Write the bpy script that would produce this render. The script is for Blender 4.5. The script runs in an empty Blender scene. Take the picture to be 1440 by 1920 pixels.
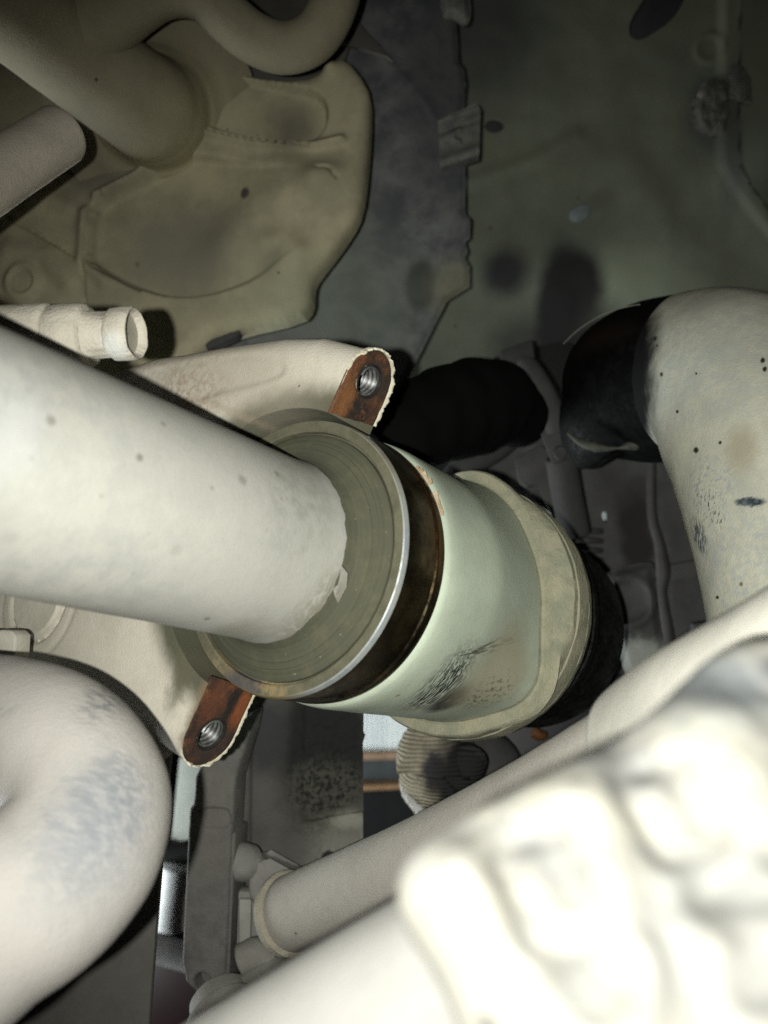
import bpy, bmesh, math, random
import numpy as np
from mathutils import Vector, noise

random.seed(4)
rng = np.random.default_rng(4)
scene = bpy.context.scene
COL = scene.collection
MM = 0.001
EYE = 0.60          # camera height, metres

# ------------------------------------------------------------------ camera
cam_d = bpy.data.cameras.new('camera')
cam_d.sensor_fit = 'VERTICAL'
cam_d.sensor_height = 24.0
cam_d.lens = 20.0
cam_d.clip_start = 0.005
cam_d.clip_end = 50
cam_d.dof.use_dof = True
cam_d.dof.focus_distance = 0.300
cam_d.dof.aperture_fstop = 7.0
cam = bpy.data.objects.new('camera', cam_d)
COL.objects.link(cam)
cam.location = (0, 0, EYE)
cam.rotation_euler = (math.radians(90), 0, 0)
scene.camera = cam

# ------------------------------------------------------------------ world, lamps, exposure
world = bpy.data.worlds.new('World')
scene.world = world
world.use_nodes = True
world.node_tree.nodes['Background'].inputs[0].default_value = (0.9, 1.0, 0.95, 1)
world.node_tree.nodes['Background'].inputs[1].default_value = 0.0012

fl = bpy.data.lights.new('phone_flash', 'SPOT')       # the phone's own flash, left of its lens
fl.energy = 6.4
fl.color = (0.985, 1.0, 0.945)
fl.spot_size = math.radians(96)
fl.spot_blend = 1.0
fl.shadow_soft_size = 0.0022
flo = bpy.data.objects.new('phone_flash', fl)
COL.objects.link(flo)
flo.location = (-0.017, -0.018, EYE - 0.003)
flo.rotation_euler = (math.radians(90 - 4.5), 0, math.radians(-8))

ar = bpy.data.lights.new('workshop_light', 'AREA')    # the workshop light behind the car
ar.shape = 'RECTANGLE'
ar.size, ar.size_y = 0.5, 0.3
ar.energy = 11.0
ar.color = (0.90, 0.98, 1.0)
aro = bpy.data.objects.new('workshop_light', ar)
COL.objects.link(aro)
aro.location = (-0.66, 0.76, EYE - 0.34)
aro.rotation_euler = Vector((0.62, 0.22, 0.10)).to_track_quat('-Z', 'Y').to_euler()

vs = scene.view_settings
vs.view_transform = 'Standard'
vs.look = 'None'
vs.exposure = 0.0
vs.gamma = 1.0
scene.cycles.use_denoising = False
scene.cycles.max_bounces = 4
scene.cycles.diffuse_bounces = 1
scene.cycles.sample_clamp_indirect = 3.0

# ------------------------------------------------------------------ maths helpers (millimetres)
FPX = 1600.0
def V(px, py, d):
    """A point at depth d (mm) in the direction in which the photograph shows pixel px, py."""
    return np.array([(px - 720) * d / FPX, d, EYE * 1000 - (py - 960) * d / FPX])
CAMP = np.array([0, 0, EYE * 1000.0])
def nrm(v):
    v = np.asarray(v, float)
    return v / np.linalg.norm(v)

class Frame:
    """A plane: origin O, ex and ey in it, ez out of it towards the viewer."""
    def __init__(s, O, ez, ex=None):
        s.O = np.asarray(O, float); s.ez = nrm(ez)
        ex = np.array([1.0, 0, 0]) if ex is None else np.asarray(ex, float)
        ex = ex - (ex @ s.ez) * s.ez
        s.ex = nrm(ex); s.ey = np.cross(s.ez, s.ex)
    def uv(s, px, py, h=0.0):
        r = V(px, py, 1.0) - CAMP
        P0 = s.O + s.ez * h
        p = CAMP + r * (((P0 - CAMP) @ s.ez) / (r @ s.ez))
        return np.array([(p - s.O) @ s.ex, (p - s.O) @ s.ey])
    def uvs(s, pts, h=0.0):
        return np.array([s.uv(a, b, h) for a, b in pts])
    def xyz(s, u, v, h=0.0):
        return s.O + np.multiply.outer(np.asarray(u, float), s.ex) + np.multiply.outer(np.asarray(v, float), s.ey) + np.multiply.outer(np.asarray(h, float) + 0 * np.asarray(u, float), s.ez)

def dline(P, pts, closed=False):
    pts = np.asarray(pts, float)
    n = len(pts)
    best = np.full(len(P), 1e9)
    for i in range(n if closed else n - 1):
        a, b = pts[i], pts[(i + 1) % n]
        ab = b - a
        t = np.clip(((P - a) @ ab) / max(ab @ ab, 1e-9), 0, 1)
        q = a + t[:, None] * ab
        best = np.minimum(best, np.hypot(P[:, 0] - q[:, 0], P[:, 1] - q[:, 1]))
    return best
def sdpoly(P, pts):
    pts = np.asarray(pts, float)
    d = dline(P, pts, True)
    ins = np.zeros(len(P), bool)
    n = len(pts)
    for i in range(n):
        a, b = pts[i], pts[(i + 1) % n]
        if a[1] == b[1]: continue
        c = ((a[1] > P[:, 1]) != (b[1] > P[:, 1])) & (P[:, 0] < (b[0] - a[0]) * (P[:, 1] - a[1]) / (b[1] - a[1]) + a[0])
        ins ^= c
    return np.where(ins, d, -d)
def sstep(a, b, x):
    t = np.clip((x - a) / (b - a), 0, 1)
    return t * t * (3 - 2 * t)
def gauss(d, w): return np.exp(-(d / w) ** 2)
def smooth_poly(pts, it=2):
    pts = np.asarray(pts, float)
    for _ in range(it):
        nx = np.roll(pts, -1, 0)
        pts = np.stack([pts * .75 + nx * .25, pts * .25 + nx * .75], 1).reshape(-1, 2)
    return pts
def fbm(P, size, oct=3, seed=0.0):
    out = np.empty(len(P))
    for i, p in enumerate(P):
        out[i] = noise.fractal(Vector((p[0] / size + seed, p[1] / size + seed * 1.7, (p[2] / size if len(p) > 2 else 0) + seed * .3)), 0.8, 2.0, oct)
    return out

# ------------------------------------------------------------------ object helpers
ORG = {}
def tag(o, label, cat, group=None, kind=None):
    if label: o['label'] = label
    if cat: o['category'] = cat
    if group: o['group'] = group
    if kind: o['kind'] = kind
    return o
def thing(name, label, cat, org, group=None):
    o = bpy.data.objects.new(name, None)
    o.empty_display_size = 0.02
    COL.objects.link(o)
    o.location = Vector(org) * MM
    ORG[o] = np.asarray(org, float)
    return tag(o, label, cat, group)
def build(name, verts, faces, mats, parent=None, org=None, midx=None, sharp=35, flat=False):
    verts = np.asarray(verts, float)
    if parent is not None: org = ORG[parent]
    if org is None: org = verts.mean(0)
    me = bpy.data.meshes.new(name)
    me.from_pydata(((verts - org) * MM).tolist(), [], [tuple(int(i) for i in f) for f in faces])
    bm = bmesh.new(); bm.from_mesh(me)
    bmesh.ops.recalc_face_normals(bm, faces=bm.faces)
    bm.to_mesh(me); bm.free()
    if not isinstance(mats, (list, tuple)): mats = [mats]
    for m in mats: me.materials.append(m)
    if midx is not None: me.polygons.foreach_set('material_index', list(midx))
    me.polygons.foreach_set('use_smooth', [not flat] * len(me.polygons))
    if not flat: me.set_sharp_from_angle(angle=math.radians(sharp))
    me.update()
    o = bpy.data.objects.new(name, me)
    COL.objects.link(o)
    ORG[o] = np.asarray(org, float)
    if parent is not None: o.parent = parent
    else: o.location = Vector(org) * MM
    return o
def part_is(o, label):
    o['label'] = label
    return o

def lathe(O, ax, ref, prof, n=96, fun=None, close=True):
    """Profile of (t, r) along axis ax; fun(t, r, th) -> (t, r). Returns verts, faces, segment of each face."""
    ax = nrm(ax); u = nrm(np.asarray(ref, float) - (np.asarray(ref, float) @ ax) * ax); w = np.cross(ax, u)
    vs_, fs, seg = [], [], []
    for (t, r) in prof:
        for k in range(n):
            th = 2 * math.pi * k / n
            tt, rr = fun(t, r, th) if fun else (t, r)
            vs_.append(O + ax * tt + rr * (math.cos(th) * u + math.sin(th) * w))
    for i in range(len(prof) - 1):
        for k in range(n):
            a, b = i * n + k, i * n + (k + 1) % n
            fs.append((a, b, b + n, a + n)); seg.append(i)
    if close:
        fs.append(tuple(range(n))); seg.append(0)
        fs.append(tuple(range((len(prof) - 1) * n, len(prof) * n))[::-1]); seg.append(len(prof) - 2)
    return np.array(vs_), fs, seg

def crom(P, m):
    P = np.asarray(P, float)
    Q = np.vstack([2 * P[0] - P[1], P, 2 * P[-1] - P[-2]])
    out = []
    for i in range(1, len(Q) - 2):
        for k in range(m):
            t = k / m
            a, b, c, d = Q[i - 1], Q[i], Q[i + 1], Q[i + 2]
            out.append(.5 * (2 * b + (c - a) * t + (2 * a - 5 * b + 4 * c - d) * t * t + (3 * b - a - 3 * c + d) * t ** 3))
    out.append(P[-1])
    return np.array(out)
def tube(path, m=12, n=48, lump=0.0, lsize=10.0, seed=0.0, round_ends=(True, True), rfun=None):
    """path rows: px, py, depth, radius (mm). A tube that follows it, its ends closed."""
    P4 = crom([list(V(p[0], p[1], p[2])) + [p[3]] for p in path], m)
    return tube3(P4, n, lump, lsize, seed, round_ends, rfun)
def tube3(P4, n=48, lump=0.0, lsize=10.0, seed=0.0, round_ends=(True, True), rfun=None):
    C, R = P4[:, :3], P4[:, 3]
    T = np.gradient(C, axis=0); T /= np.linalg.norm(T, axis=1)[:, None]
    u = np.cross(T[0], [0.13, 0.2, 0.97]); u = nrm(u)
    rows = []
    L = len(C)
    def ring(c, r, t, u, w): return [c + r * (math.cos(2 * math.pi * k / n) * u + math.sin(2 * math.pi * k / n) * w) for k in range(n)]
    for i in range(L):
        u = nrm(u - (u @ T[i]) * T[i]); w = np.cross(T[i], u)
        if i == 0 and round_ends[0]:
            for s in (0.95, 0.75, 0.4): rows.append(ring(C[0] - T[0] * R[0] * .12 * s, R[0] * (1 - .12 * s * s), T[0], u, w))
        rows.append(ring(C[i], R[i], T[i], u, w))
        if i == L - 1 and round_ends[1]:
            for s in (0.4, 0.75, 0.95): rows.append(ring(C[i] + T[i] * R[i] * .12 * s, R[i] * (1 - .12 * s * s), T[i], u, w))
    vs_ = np.array(rows).reshape(-1, 3)
    if lump or rfun:
        cen = np.repeat(np.array(rows).mean(1), n, 0)
        d = vs_ - cen
        k = np.ones(len(vs_))
        if lump: k = k + lump * fbm(vs_, lsize, 3, seed)
        if rfun: k = k * rfun(vs_)
        vs_ = cen + d * k[:, None]
    fs = []
    m_ = len(rows)
    for i in range(m_ - 1):
        for k in range(n):
            a, b = i * n + k, i * n + (k + 1) % n
            fs.append((a, b, b + n, a + n))
    fs.append(tuple(range(n))); fs.append(tuple(range((m_ - 1) * n, m_ * n))[::-1])
    return vs_, fs

def sheet(fr, sdf, lo, hi, res, front, back):
    """A solid whose outline is sdf(P) >= 0 in frame fr, between the heights front(P, sd) and back(P, sd)."""
    nx = int((hi[0] - lo[0]) / res) + 1; ny = int((hi[1] - lo[1]) / res) + 1
    X, Y = np.meshgrid(np.linspace(lo[0], hi[0], nx), np.linspace(lo[1], hi[1], ny))
    P = np.stack([X.ravel(), Y.ravel()], 1)
    d = sdf(P)
    near = (d < .42 * res) & (d > -1.6 * res)
    for _ in range(3):
        Q = P[near]; dq = sdf(Q); e = res * .05
        gx = (sdf(Q + [e, 0]) - sdf(Q - [e, 0])) / (2 * e); gy = (sdf(Q + [0, e]) - sdf(Q - [0, e])) / (2 * e)
        g2 = np.maximum(gx * gx + gy * gy, .3)
        P[near] = Q - np.stack([gx, gy], 1) * (dq / g2)[:, None]
    ok = (d >= 0) | near
    d = np.where(near, -1.0, d)
    idx = np.arange(nx * ny).reshape(ny, nx)
    quads = np.stack([idx[:-1, :-1], idx[:-1, 1:], idx[1:, 1:], idx[1:, :-1]], -1).reshape(-1, 4)
    quads = quads[ok[quads].all(1) & (d[quads] >= 0).any(1)]
    used = np.unique(quads)
    mp = -np.ones(nx * ny, int); mp[used] = np.arange(len(used))
    P = P[used]; quads = mp[quads]
    sd = np.maximum(sdf(P), 0)
    hf = front(P, sd); hb = np.minimum(back(P, sd), hf - .05)
    top = fr.xyz(P[:, 0], P[:, 1], hf); bot = fr.xyz(P[:, 0], P[:, 1], hb)
    N = len(P)
    cnt = {}
    for q in quads.tolist():
        for i in range(4):
            a, b = q[i], q[(i + 1) % 4]
            cnt[(a, b)] = 1
    wall = [(b, a, a + N, b + N) for (a, b) in cnt if (b, a) not in cnt]
    fs = quads.tolist() + (quads[:, ::-1] + N).tolist() + wall
    return np.vstack([top, bot]), fs

def prism(fr, pts, h0, h1, bevel=0.0, seg=2, inset_noise=0.0):
    """Extruded polygon: pts in plane mm."""
    pts = np.asarray(pts, float)
    bm = bmesh.new()
    bot = [bm.verts.new(fr.xyz(p[0], p[1], h0)) for p in pts]
    top = [bm.verts.new(fr.xyz(p[0], p[1], h1)) for p in pts]
    n = len(pts)
    bm.faces.new(top); bm.faces.new(bot[::-1])
    for i in range(n): bm.faces.new((bot[i], bot[(i + 1) % n], top[(i + 1) % n], top[i]))
    if bevel:
        bmesh.ops.bevel(bm, geom=[e for e in bm.edges], offset=bevel, segments=seg, affect='EDGES', profile=.5, clamp_overlap=True)
    bm.verts.index_update()
    v = np.array([list(x.co) for x in bm.verts]); f = [tuple(x.index for x in y.verts) for y in bm.faces]
    bm.free()
    return v, f

def join(*vf):
    vs_, fs, k = [], [], 0
    for v, f in vf:
        vs_.append(np.asarray(v)); fs += [tuple(i + k for i in q) for q in f]; k += len(v)
    return np.vstack(vs_), fs

# ------------------------------------------------------------------ materials
class Mat:
    def __init__(s, name, org=(0, 0, 0)):
        s.m = bpy.data.materials.new(name); s.m.use_nodes = True
        s.t = s.m.node_tree; s.t.nodes.clear()
        s.org = np.asarray(org, float)
        tc = s.t.nodes.new('ShaderNodeTexCoord')
        s.P = s.vm('SCALE', tc.outputs['Object'], scale=1000.0)     # local millimetres
    def link(s, a, b): s.t.links.new(a, b)
    def put(s, sock, v):
        if isinstance(v, bpy.types.NodeSocket): s.link(v, sock)
        else:
            if hasattr(sock.default_value, '__len__') and len(sock.default_value) == 4 and len(v) == 3: v = tuple(v) + (1,)
            sock.default_value = v
    def vm(s, op, a, b=None, scale=None):
        n = s.t.nodes.new('ShaderNodeVectorMath'); n.operation = op
        s.put(n.inputs[0], a)
        if b is not None: s.put(n.inputs[1], b)
        if scale is not None: s.put(n.inputs['Scale'], scale)
        return n.outputs['Value'] if op in ('DOT_PRODUCT', 'LENGTH') else n.outputs['Vector']
    def ma(s, op, a, b=None, clamp=False):
        n = s.t.nodes.new('ShaderNodeMath'); n.operation = op; n.use_clamp = clamp
        s.put(n.inputs[0], a)
        if b is not None: s.put(n.inputs[1], b)
        return n.outputs[0]
    def noise(s, size, detail=3.0, rough=.55, vec=None, col=False, dist=0.0):
        n = s.t.nodes.new('ShaderNodeTexNoise')
        s.link(vec or s.P, n.inputs['Vector'])
        n.inputs['Scale'].default_value = 1.0 / size
        n.inputs['Detail'].default_value = detail; n.inputs['Roughness'].default_value = rough
        n.inputs['Distortion'].default_value = dist
        return n.outputs['Color' if col else 'Fac']
    def vor(s, size, vec=None, rnd=1.0):
        n = s.t.nodes.new('ShaderNodeTexVoronoi')
        s.link(vec or s.P, n.inputs['Vector'])
        n.inputs['Scale'].default_value = 1.0 / size
        n.inputs['Randomness'].default_value = rnd
        return n.outputs['Distance'], n.outputs['Color']
    def rmp(s, v, a, b, lo=0.0, hi=1.0):
        n = s.t.nodes.new('ShaderNodeMapRange'); n.interpolation_type = 'SMOOTHSTEP'
        s.put(n.inputs['Value'], v)
        for k, x in (('From Min', a), ('From Max', b), ('To Min', lo), ('To Max', hi)): n.inputs[k].default_value = x
        return n.outputs['Result']
    def mix(s, f, a, b, mode='MIX'):
        n = s.t.nodes.new('ShaderNodeMix'); n.data_type = 'RGBA'; n.blend_type = mode
        s.put(n.inputs['Factor'], f); s.put(n.inputs['A'], a); s.put(n.inputs['B'], b)
        return [o for o in n.outputs if o.type == 'RGBA'][0]
    def stretch(s, axis, along, across):
        """Coordinates squeezed so that noise of size 1 is `along` mm long in the axis and `across` mm wide."""
        a = nrm(axis); u = nrm(np.cross(a, [.3, .5, .81])); w = np.cross(a, u)
        n = s.t.nodes.new('ShaderNodeCombineXYZ')
        for i, (d, k) in enumerate(((a, along), (u, across), (w, across))):
            s.link(s.vm('DOT_PRODUCT', s.P, tuple(d / k)), n.inputs[i])
        return n.outputs[0]
    def blob(s, c, r, axes=None, soft=.3, amp=2.0, size=6.0):
        """Soft-edged, ragged patch round world point c with radii r along axes."""
        c = np.asarray(c, float) - s.org
        if not hasattr(r, '__len__'): r = (r, r, r)
        p = s.vm('SUBTRACT', s.P, tuple(c))
        if amp:
            nz = s.vm('SUBTRACT', s.noise(size, 4, .65, col=True), (.5, .5, .5))
            p = s.vm('ADD', p, s.vm('SCALE', nz, scale=amp * 2.5))
        axes = axes or ((1, 0, 0), (0, 1, 0), (0, 0, 1))
        n = s.t.nodes.new('ShaderNodeCombineXYZ')
        for i in range(3): s.link(s.vm('DOT_PRODUCT', p, tuple(nrm(axes[i]) / r[i])), n.inputs[i])
        d = s.vm('LENGTH', n.outputs[0])
        return s.rmp(d, 1 - soft, 1 + soft, 1, 0)
    def done(s, col, rough=.85, metal=0.0, spec=.3, bump=None, bdist=.2, bstr=1.0):
        b = s.t.nodes.new('ShaderNodeBsdfPrincipled')
        s.put(b.inputs['Base Color'], col); s.put(b.inputs['Roughness'], rough)
        s.put(b.inputs['Metallic'], metal); b.inputs['Specular IOR Level'].default_value = spec
        if bump is not None:
            n = s.t.nodes.new('ShaderNodeBump')
            n.inputs['Strength'].default_value = bstr; n.inputs['Distance'].default_value = bdist * MM
            s.link(bump, n.inputs['Height']); s.link(n.outputs[0], b.inputs['Normal'])
        o = s.t.nodes.new('ShaderNodeOutputMaterial')
        s.link(b.outputs[0], o.inputs[0])
        return s.m

def dusty(name, org, base, alt=None, vsize=25.0, vamt=.5, grain=.16, gsize=.45, specks=.0, spsize=9.0, spcol=(.05, .045, .035),
          rough=.88, metal=0.0, spec=.25, bump=.25, bsize=.8, stains_tones=(), lump=0.0, lsize=6.0):
    M = Mat(name, org)
    alt = alt or tuple(c * .72 for c in base)
    n1 = M.noise(vsize, 5, .62)
    col = M.mix(M.ma('MULTIPLY', M.rmp(n1, .35, .68), vamt), base, alt)
    g = M.noise(gsize, 2, .7)
    g2 = M.noise(gsize * 6, 3, .6)
    gg = M.ma('ADD', M.ma('MULTIPLY', g, grain * 2), M.ma('MULTIPLY', g2, grain))
    gg = M.ma('ADD', gg, 1.0 - grain * 1.5)
    col = M.mix(1.0, col, M.comb(gg) if hasattr(M, 'comb') else gg, 'MULTIPLY')
    if specks:
        d, c = M.vor(spsize)
        sp = M.rmp(d, .035, .075, 1, 0)
        keep = M.rmp(M.vm('DOT_PRODUCT', c, (1, 0, 0)), 1 - specks - .02, 1 - specks)
        col = M.mix(M.ma('MULTIPLY', sp, keep), col, spcol)
    for st in stains_tones:
        m = M.blob(st['c'], st['r'], st.get('ax'), st.get('soft', .35), st.get('amp', 2.0), st.get('size', 6.0))
        if 'streak' in st:
            a, al, ac, lo, hi = st['streak']
            m = M.ma('MULTIPLY', m, M.rmp(M.noise(1.0, 3, .6, vec=M.stretch(a, al, ac)), lo, hi))
        if 'brk' in st:
            sz, lo, hi = st['brk']
            m = M.ma('MULTIPLY', m, M.rmp(M.noise(sz, 4, .65), lo, hi))
        col = M.mix(M.ma('MULTIPLY', m, st.get('s', 1.0)), col, st['col'])
    b = M.ma('ADD', M.noise(bsize, 4, .6), M.ma('MULTIPLY', M.noise(bsize * 7, 3, .55), .6))
    if lump: b = M.ma('ADD', b, M.ma('MULTIPLY', M.noise(lsize, 3, .5), lump))
    return M.done(col, rough, metal, spec, b, bump)

def rusty(name, org, stains_tones=(), dark=.5):
    M = Mat(name, org)
    n1 = M.noise(9, 5, .65); n2 = M.noise(1.6, 4, .7)
    col = M.mix(M.rmp(n1, .35, .65), (.125, .048, .019), (.055, .022, .011))
    col = M.mix(M.ma('MULTIPLY', M.rmp(n2, .5, .72), .8), col, (.20, .078, .029))
    col = M.mix(M.ma('MULTIPLY', M.rmp(M.noise(5, 4, .7), .62 - .25 * dark, .80 - .2 * dark), .9), col, (.022, .016, .012))
    for st in stains_tones:
        m = M.blob(st['c'], st['r'], st.get('ax'), st.get('soft', .35), st.get('amp', 2.0), st.get('size', 3.0))
        if 'brk' in st:
            sz, lo, hi = st['brk']; m = M.ma('MULTIPLY', m, M.rmp(M.noise(sz, 4, .65), lo, hi))
        col = M.mix(M.ma('MULTIPLY', m, st.get('s', 1.0)), col, st['col'])
    b = M.ma('ADD', M.noise(.6, 4, .7), M.noise(2.5, 3, .6))
    return M.done(col, .8, 0.0, .25, b, .35)

def steel(name, org, col=(.5, .51, .5), rough=.3, dirt=.3, dcol=(.08, .07, .045), axis=None, size=4.0, lo=.45, hi=.7, met=1.0):
    M = Mat(name, org)
    n = M.noise(size, 5, .65)
    k = M.ma('MULTIPLY', M.rmp(n, lo, hi), dirt)
    c = M.mix(k, col, dcol)
    met = M.ma('SUBTRACT', met, M.ma('MULTIPLY', k, .5))
    r = M.ma('ADD', M.ma('MULTIPLY', k, .45), M.rmp(M.noise(.5, 3), .3, .7, rough * .8, rough * 1.3))
    return M.done(c, r, met, .5, M.noise(.4, 3), .03)

def plain(name, col, rough=.8, spec=.3, metal=0.0, org=(0, 0, 0), bump=.1, bsize=1.0, var=.25, vs=12.0):
    M = Mat(name, org)
    c = M.mix(M.ma('MULTIPLY', M.rmp(M.noise(vs, 5, .65), .3, .7), var * 2), col, tuple(x * .5 for x in col))
    return M.done(c, rough, metal, spec, M.noise(bsize, 4, .65), bump)

# ------------------------------------------------------------------ the shaft's frame
A = nrm([.5, .69, -.215])               # along the drive shaft, away from the viewer
B = V(542, 1040, 275)                   # middle of the bearing's near face
U = nrm(np.array([0.40910074, -0.01214866, 0.91240835])); U = nrm(U - (U @ A) * A)
W = np.cross(A, U); W = W if W[1] < 0 else -W     # out of the bracket's mating faces
AX = (A, U, W)
CREAM = (.50, .475, .40); OLIVE = (.115, .112, .070)

# ================================================================== far background
# roller wall of the workshop, seen through the gap under the joint
orgw = V(720, 1400, 1100)
fw = Frame(orgw, (0, -1, 0))
wv, wf = [], []
M_wall = plain('painted_wall', (.74, .78, .76), .6, var=.04, vs=60)
wall = thing('workshop_wall', 'white ribbed workshop wall glimpsed far below the joint housing', 'wall', orgw)
q = []
a0, b0 = fw.uv(560, 900)[0], fw.uv(1420, 900)[0]
y0, y1 = fw.uv(700, 1411)[1], fw.uv(700, 930)[1]
n_r = 90
for i in range(n_r + 1):
    x = a0 + (b0 - a0) * i / n_r
    for (dx, h) in ((0, 0.0), (2.2, 0.0), (2.6, -1.2), (3.6, -1.2)):
        q.append((x + dx, h))
for (x, h) in q: wv += [fw.xyz(x, y0, h), fw.xyz(x, y1, h)]
wf = [(2 * i, 2 * i + 2, 2 * i + 3, 2 * i + 1) for i in range(len(q) - 1)]
build('ribbed_sheet', wv, wf, M_wall, wall, flat=True)
v, f = prism(fw, fw.uvs([(540, 1410), (1100, 1398), (1100, 1410), (540, 1423)]), -2, 14, 1)
build('skirting', v, f, plain('brown_wood', (.30, .19, .12), .6), wall)
v, f = prism(fw, fw.uvs([(540, 1424), (1100, 1411), (1100, 1455), (540, 1464)]), -4, 4, 1)
build('lower_panel', v, f, plain('dark_grey_board', (.045, .05, .05), .6), wall)
v, f = prism(fw, fw.uvs([(540, 1471), (1100, 1446), (1100, 1453), (540, 1479)]), -4, 22, 1)
o = build('trim_strip', v, f, plain('orange_wood', (.32, .19, .10), .5), wall)
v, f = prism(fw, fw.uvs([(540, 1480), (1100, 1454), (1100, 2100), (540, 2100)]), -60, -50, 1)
build('doorway_dark_fill', v, f, plain('painted_darkness', (.006, .006, .006), .9), wall)  # solid black slab paints the unlit depth below the trim

red = thing('red_body_panel', 'dark red painted sheet deep in the gap at lower left', 'body panel', V(320, 1860, 860))
fr_ = Frame(V(320, 1860, 860), (-.2, -1, .1))
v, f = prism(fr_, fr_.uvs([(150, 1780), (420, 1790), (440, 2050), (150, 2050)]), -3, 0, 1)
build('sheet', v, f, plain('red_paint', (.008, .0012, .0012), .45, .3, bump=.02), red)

# ------------------------------------------------------------------ body panel (upper right)
of = V(1100, 350, 575)
ff = Frame(of, (-.06, -.97, -.20))
seam = [(1391, -120), (1389, 60), (1385, 200), (1384, 312), (1402, 350), (1440, 402), (1520, 500)]
slot = [(1180, 70), (1195, 78), (1215, 70), (1262, 38), (1290, -10), (1300, -60), (1235, -50), (1200, 10), (1178, 45)]
poly_f = ff.uvs([(840, -150), (1650, -150), (1650, 760), (1250, 700), (1060, 640), (985, 652), (950, 668), (930, 668), (905, 690), (885, 682), (868, 704), (842, 700), (826, 711), (800, 704), (770, 716), (700, 730), (700, 300)])
slot_uv = smooth_poly(ff.uvs(slot), 2)
hole2 = ff.uv(927, 237)
seam_uv = ff.uvs(seam)
def sdf_f(P):
    d = sdpoly(P, poly_f)
    d = np.minimum(d, -sdpoly(P, slot_uv))
    e = np.hypot((P[:, 0] - hole2[0]) / 1.15, (P[:, 1] - hole2[1]) / .75) - 5.6
    return np.minimum(d, e)
wob = lambda P, s, a, seed: a * fbm(P, s, 3, seed)
seam_pts = seam_uv
def front_f(P, sd):
    h = wob(P, 60, 1.3, 3.1)
    # the strip beside the seam is a raised flange, the sheet to its right sits lower
    xs = np.interp(P[:, 1], seam_pts[::-1, 1], seam_pts[::-1, 0])
    dx = P[:, 0] - xs
    h += 2.6 * sstep(-16, -9, dx) * (1 - sstep(-.6, .6, dx))
    h -= 2.6 * sstep(-.6, .6, dx)
    h += 2.0 * gauss(dline(P, ff.uvs([(960, 360), (1020, 330), (1100, 300), (1180, 320), (1230, 390)])), 14)
    h += 5 * gauss(dline(P, ff.uvs([(900, 470), (1100, 560), (1500, 540)])), 30)
    h += 6 * gauss(dline(P, ff.uvs([(1395, 330), (1480, 470)])), 20)
    h += 1.4 * gauss(dline(P, ff.uvs([(880, 340), (1000, 300), (1080, 255)])), 5)
    c = ff.uv(1330, 90); h += .8 * gauss(np.hypot(P[:, 0] - c[0], P[:, 1] - c[1]) - 8, 2)
    return h
def F(px, py): return ff.xyz(*ff.uv(px, py), 0.0)
stain_light_f = [
    dict(c=F(1170, 535), r=(42, 60, 24), col=(.25, .285, .21), soft=.8, amp=5, size=12, s=.75),  # pale green patch paints in the brighter flash light low on the panel
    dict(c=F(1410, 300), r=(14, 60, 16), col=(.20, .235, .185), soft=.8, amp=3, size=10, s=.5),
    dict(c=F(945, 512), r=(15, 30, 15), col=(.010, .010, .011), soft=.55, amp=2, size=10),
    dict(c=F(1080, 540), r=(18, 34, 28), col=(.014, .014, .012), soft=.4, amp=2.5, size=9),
    dict(c=F(985, 660), r=(24, 40, 22), col=(.03, .03, .025), soft=.5, amp=4, size=9, s=.8),
    dict(c=F(1090, 660), r=(30, 40, 34), col=(.02, .02, .017), soft=.5, amp=4, size=12, s=.85),
    dict(c=F(1330, 215), r=(16, 40, 26), col=(.045, .045, .042), soft=.45, amp=4, size=5, s=.75),
    dict(c=F(1372, 250), r=(7, 40, 50), col=(.05, .05, .046), soft=.5, amp=2, size=4, s=.7),
    dict(c=F(900, 60), r=(40, 60, 42), col=(.03, .03, .028), soft=.7, amp=6, size=20, s=.75),
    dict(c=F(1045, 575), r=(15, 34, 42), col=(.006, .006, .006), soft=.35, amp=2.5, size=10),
]
M_f = dusty('grey_body_paint', of, (.108, .114, .078), (.084, .092, .068), 70, .8, .12, .6, specks=.35, spsize=20, rough=.7, spec=.3, bump=.15, stains_tones=stain_light_f)
fend = thing('inner_fender', 'large dusty grey body panel with slot hole and seam at upper right', 'body panel', of)
lo = poly_f.min(0) - 1; hi = poly_f.max(0) + 1
v, f = sheet(ff, sdf_f, lo, hi, 1.5, front_f, lambda P, sd: front_f(P, sd) - 1.2)
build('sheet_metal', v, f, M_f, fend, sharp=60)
c = ff.uv(1086, 401)
pl, pf, _ = lathe(ff.xyz(c[0], c[1], 2), ff.ez, ff.ex, [(-2, 6.1), (1.2, 6.1), (1.9, 5.2), (2.0, .5)], 32, lambda t, r, th: (t, r * (1 + .18 * math.cos(2 * th - .9))))
o = build('plug', pl, pf, plain('grey_rubber_plug', (.13, .16, .155), .7, org=of), fend); part_is(o, 'pale blue-grey plug in the panel')
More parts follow.
